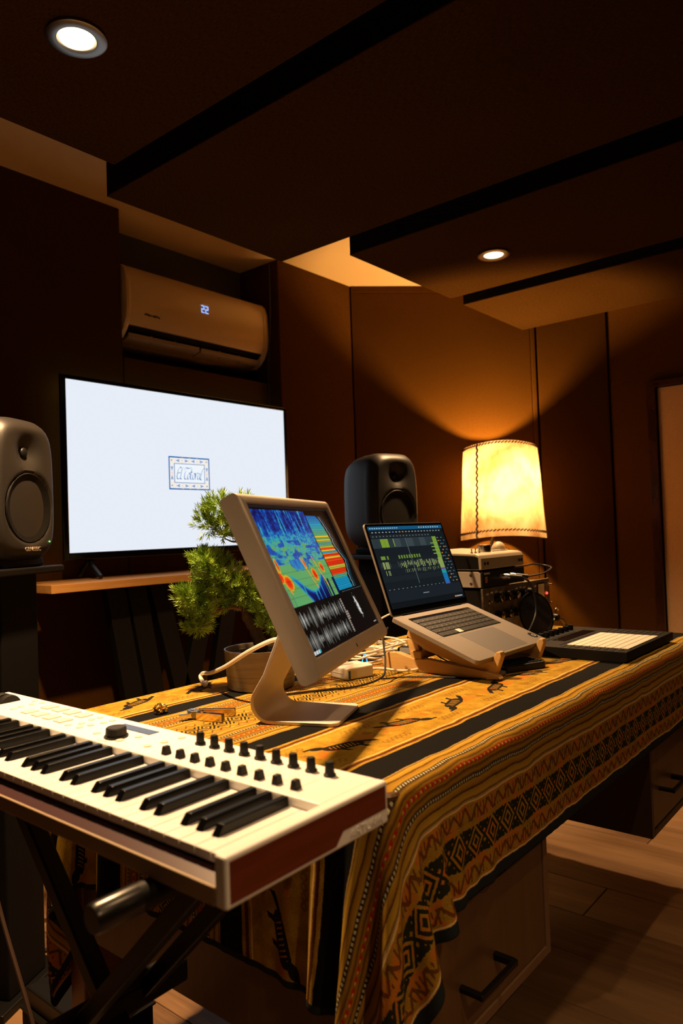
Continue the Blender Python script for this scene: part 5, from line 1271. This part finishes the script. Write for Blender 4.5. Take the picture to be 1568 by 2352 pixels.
branch([(1.116,1.204,.935),(1.100,1.215,.955),(1.080,1.240,.985),(1.062,1.262,1.01)], .0050)
branch([(1.127,1.204,1.083),(1.110,1.215,1.090),(1.088,1.232,1.097),(1.070,1.246,1.105)], .0040)
branch([(1.120,1.207,1.085),(1.10,1.222,1.08),(1.085,1.235,1.088)], .0030)
branch([(1.125,1.198,.905),(1.138,1.175,.890),(1.155,1.150,.882)], .0045)
branch([(1.150,1.190,1.0),(1.165,1.175,1.02),(1.18,1.165,1.035)], .0040)
pads = [[((1.083,1.236,1.150),(.040,.040,.034),70), ((1.060,1.254,1.125),(.034,.034,.026),50), ((1.085,1.235,1.108),(.034,.034,.022),50), ((1.112,1.214,1.145),(.036,.036,.040),60)],
        [((1.062,1.262,1.030),(.040,.040,.028),70), ((1.078,1.246,1.000),(.052,.050,.030),100), ((1.052,1.272,1.048),(.022,.022,.014),30)],
        [((1.110,1.214,.975),(.046,.044,.034),90), ((1.090,1.230,.962),(.036,.036,.026),60)],
        [((1.040,1.290,.958),(.040,.040,.026),70), ((1.028,1.302,.968),(.020,.020,.016),26), ((1.050,1.282,.918),(.040,.038,.030),70), ((1.045,1.287,.895),(.026,.026,.014),30)],
        [((1.150,1.165,.930),(.046,.046,.034),80), ((1.155,1.152,.900),(.036,.036,.022),50)],
        [((1.180,1.165,1.055),(.05,.05,.032),70)]]
def foliage(ells, seed):
    r = random.Random(seed); mb = MB(); V = []; Fc = []
    cen = sum((Vector(e_[0]) for e_ in ells), Vector())/len(ells)
    for c, rad, n in ells:
        for _ in range(int(n*1.15)):
            while True:
                d = Vector((r.gauss(0,1), r.gauss(0,1), r.gauss(0,1)))
                if d.length > .2: break
            d.normalize(); k = r.uniform(.45,1.0)
            p = Vector((c[0]+d.x*rad[0]*k, c[1]+d.y*rad[1]*k, c[2]+d.z*rad[2]*k)); p -= Vector((PCX,PCY,CZ))
            ax = (d+Vector((r.uniform(-.3,.3), r.uniform(-.3,.3), .55+r.uniform(-.2,.3)))).normalized()
            a = ax.orthogonal().normalized(); b_ = ax.cross(a); Ls = r.uniform(.010,.018)
            for q in range(15):
                t_ = q/15; th_ = q*2.4+r.uniform(-.3,.3); side = a*math.cos(th_)+b_*math.sin(th_)
                dr2 = (ax*(.75+.5*t_)+side*(.95-.5*t_)).normalized(); o_ = p+ax*Ls*t_; ln = r.uniform(.011,.018); wd = side.cross(dr2).normalized()*.00095; up_ = dr2.cross(wd).normalized()*.0006
                i0 = len(V); V += [o_-wd*.6, o_+wd*.6, o_+dr2*ln*.55+wd, o_+dr2*ln*.55-wd, o_+dr2*ln, o_+dr2*ln*.5+up_]
                Fc += [(i0,i0+1,i0+5), (i0+1,i0+2,i0+5), (i0+2,i0+4,i0+5), (i0+4,i0+3,i0+5), (i0+3,i0,i0+5)]
    mb.add(V, Fc); me = bpy.data.meshes.new('foliage_pad'); me.from_pydata([tuple(v_) for v_ in mb.v], [], mb.f); me.update(); me.materials.append(M['needles']); return me
for k, e_ in enumerate(pads):
    o = bpy.data.objects.new('foliage_pad', foliage(e_, 40+k)); COL.objects.link(o); o.parent = bo; o['kind'] = 'stuff'

# ================================================================== SMALL THINGS ON THE CLOTH
pt = thing('folding_pliers', 'chrome folding pliers lying open on the cloth', 'pliers', (.893, 1.072, CZ))
def ql(mb): mb.v = [(p[0]-.893, p[1]-1.072, p[2]-CZ) for p in mb.v]; return mb
def chan(p, q, w_, h_, th_=.0014):
    mb = MB(); p, q = Vector(p), Vector(q); t_ = (q-p).normalized(); s_ = Vector((-t_.y, t_.x, 0))
    for sg in (-1, 1): mb.bar(p+s_*sg*w_/2+Vector((0,0,h_/2)), q+s_*sg*w_/2+Vector((0,0,h_/2)), th_, h_)
    mb.bar(p+Vector((0,0,.001)), q+Vector((0,0,.001)), w_, .0016); return mb
obj('handle', ql(chan((.889,1.103,CZ), (.932,1.046,CZ), .011, .014)), M['brass'], pt, bevel=.0004, segs=1)
obj('handle', ql(chan((.874,1.084,CZ), (.888,1.030,CZ), .011, .014)), M['brass'], pt, bevel=.0004, segs=1)
obj('jaw', ql(MB().prism([(.866,1.094),(.874,1.084),(.882,1.088),(.889,1.103),(.884,1.115),(.872,1.113),(.866,1.104)], 'z', CZ+.001, CZ+.015)), M['steel_dark'], pt, bevel=.001)
obj('jaw', ql(MB().prism([(.846,1.103),(.866,1.092),(.871,1.098),(.868,1.104),(.850,1.109)], 'z', CZ+.003, CZ+.012)), M['chrome'], pt, bevel=.001)
obj('pivot_screw', ql(MB().lathe([(.004,CZ+.013),(.004,CZ+.0165)], 14, (.876,1.100,0))), M['chrome'], pt)
bm = bmesh.new(); bmesh.ops.create_icosphere(bm, subdivisions=3, radius=.0125)
for v_ in bm.verts:
    n_ = v_.co.normalized(); k_ = 1+.16*math.sin(n_.x*9+1)*math.sin(n_.y*11)+.14*math.sin(n_.z*17+n_.x*8)+rng.uniform(-.10,.10)
    v_.co = Vector((v_.co.x*k_*1.05, v_.co.y*k_*.95, max(v_.co.z*k_*.85, -.0085)+.0085))
ng = bpy.data.meshes.new('gold_nugget'); bm.to_mesh(ng); bm.free()
ngo = obj('gold_nugget', ng, M['gold']); ngo.location = (.866, 1.186, CZ); tag(ngo, 'small crumpled gold lump on the black stripe of the cloth', 'ornament')

# ================================================================== UNDER AND BEHIND THE DESK
cs = thing('equipment_case', 'low black equipment case on the floor behind the desk leg', 'case', (.895, 1.53, 0))
obj('body', MB().box(-.095, .090, -.125, .105, .0, .060), M['black_matte'], cs, bevel=.004)
obj('lid', MB().box(-.088, .083, -.118, .098, .062, .105), M['black_plastic'], cs, bevel=.005)
obj('rim', MB().box(-.099, .094, -.129, .109, .0585, .0635), M['black_metal'], cs, bevel=.001)
cable('floor_cable', [(.98,1.98,.30),(1.04,1.95,.315),(1.12,1.95,.31),(1.16,1.98,.24),(1.10,2.0,.18),(1.04,2.0,.20),(1.08,1.96,.25),(1.15,1.93,.20),(1.16,1.90,.10),(1.08,1.90,.03),(1.0,1.9,.006),(.92,1.97,.006)], .005, M['cable_black'], 'black cable dangling in loops below the media bench')
cable('floor_cable', [(1.18,1.60,.005),(1.12,1.75,.005),(1.15,1.9,.005),(1.25,2.0,.005),(1.2,2.12,.005)], .004, M['cable_black'], 'black cable lying on the floor planks under the desk')
cable('hanging_cable', [(.66,1.47,.50),(.66,1.426,.394),(.66,1.309,.226),(.662,1.268,.12),(.67,1.262,.04),(.70,1.25,.006),(.74,1.22,.006)], .0042, M['desk_dark'], 'thin brown cable hanging beside the keyboard stand at the left edge')
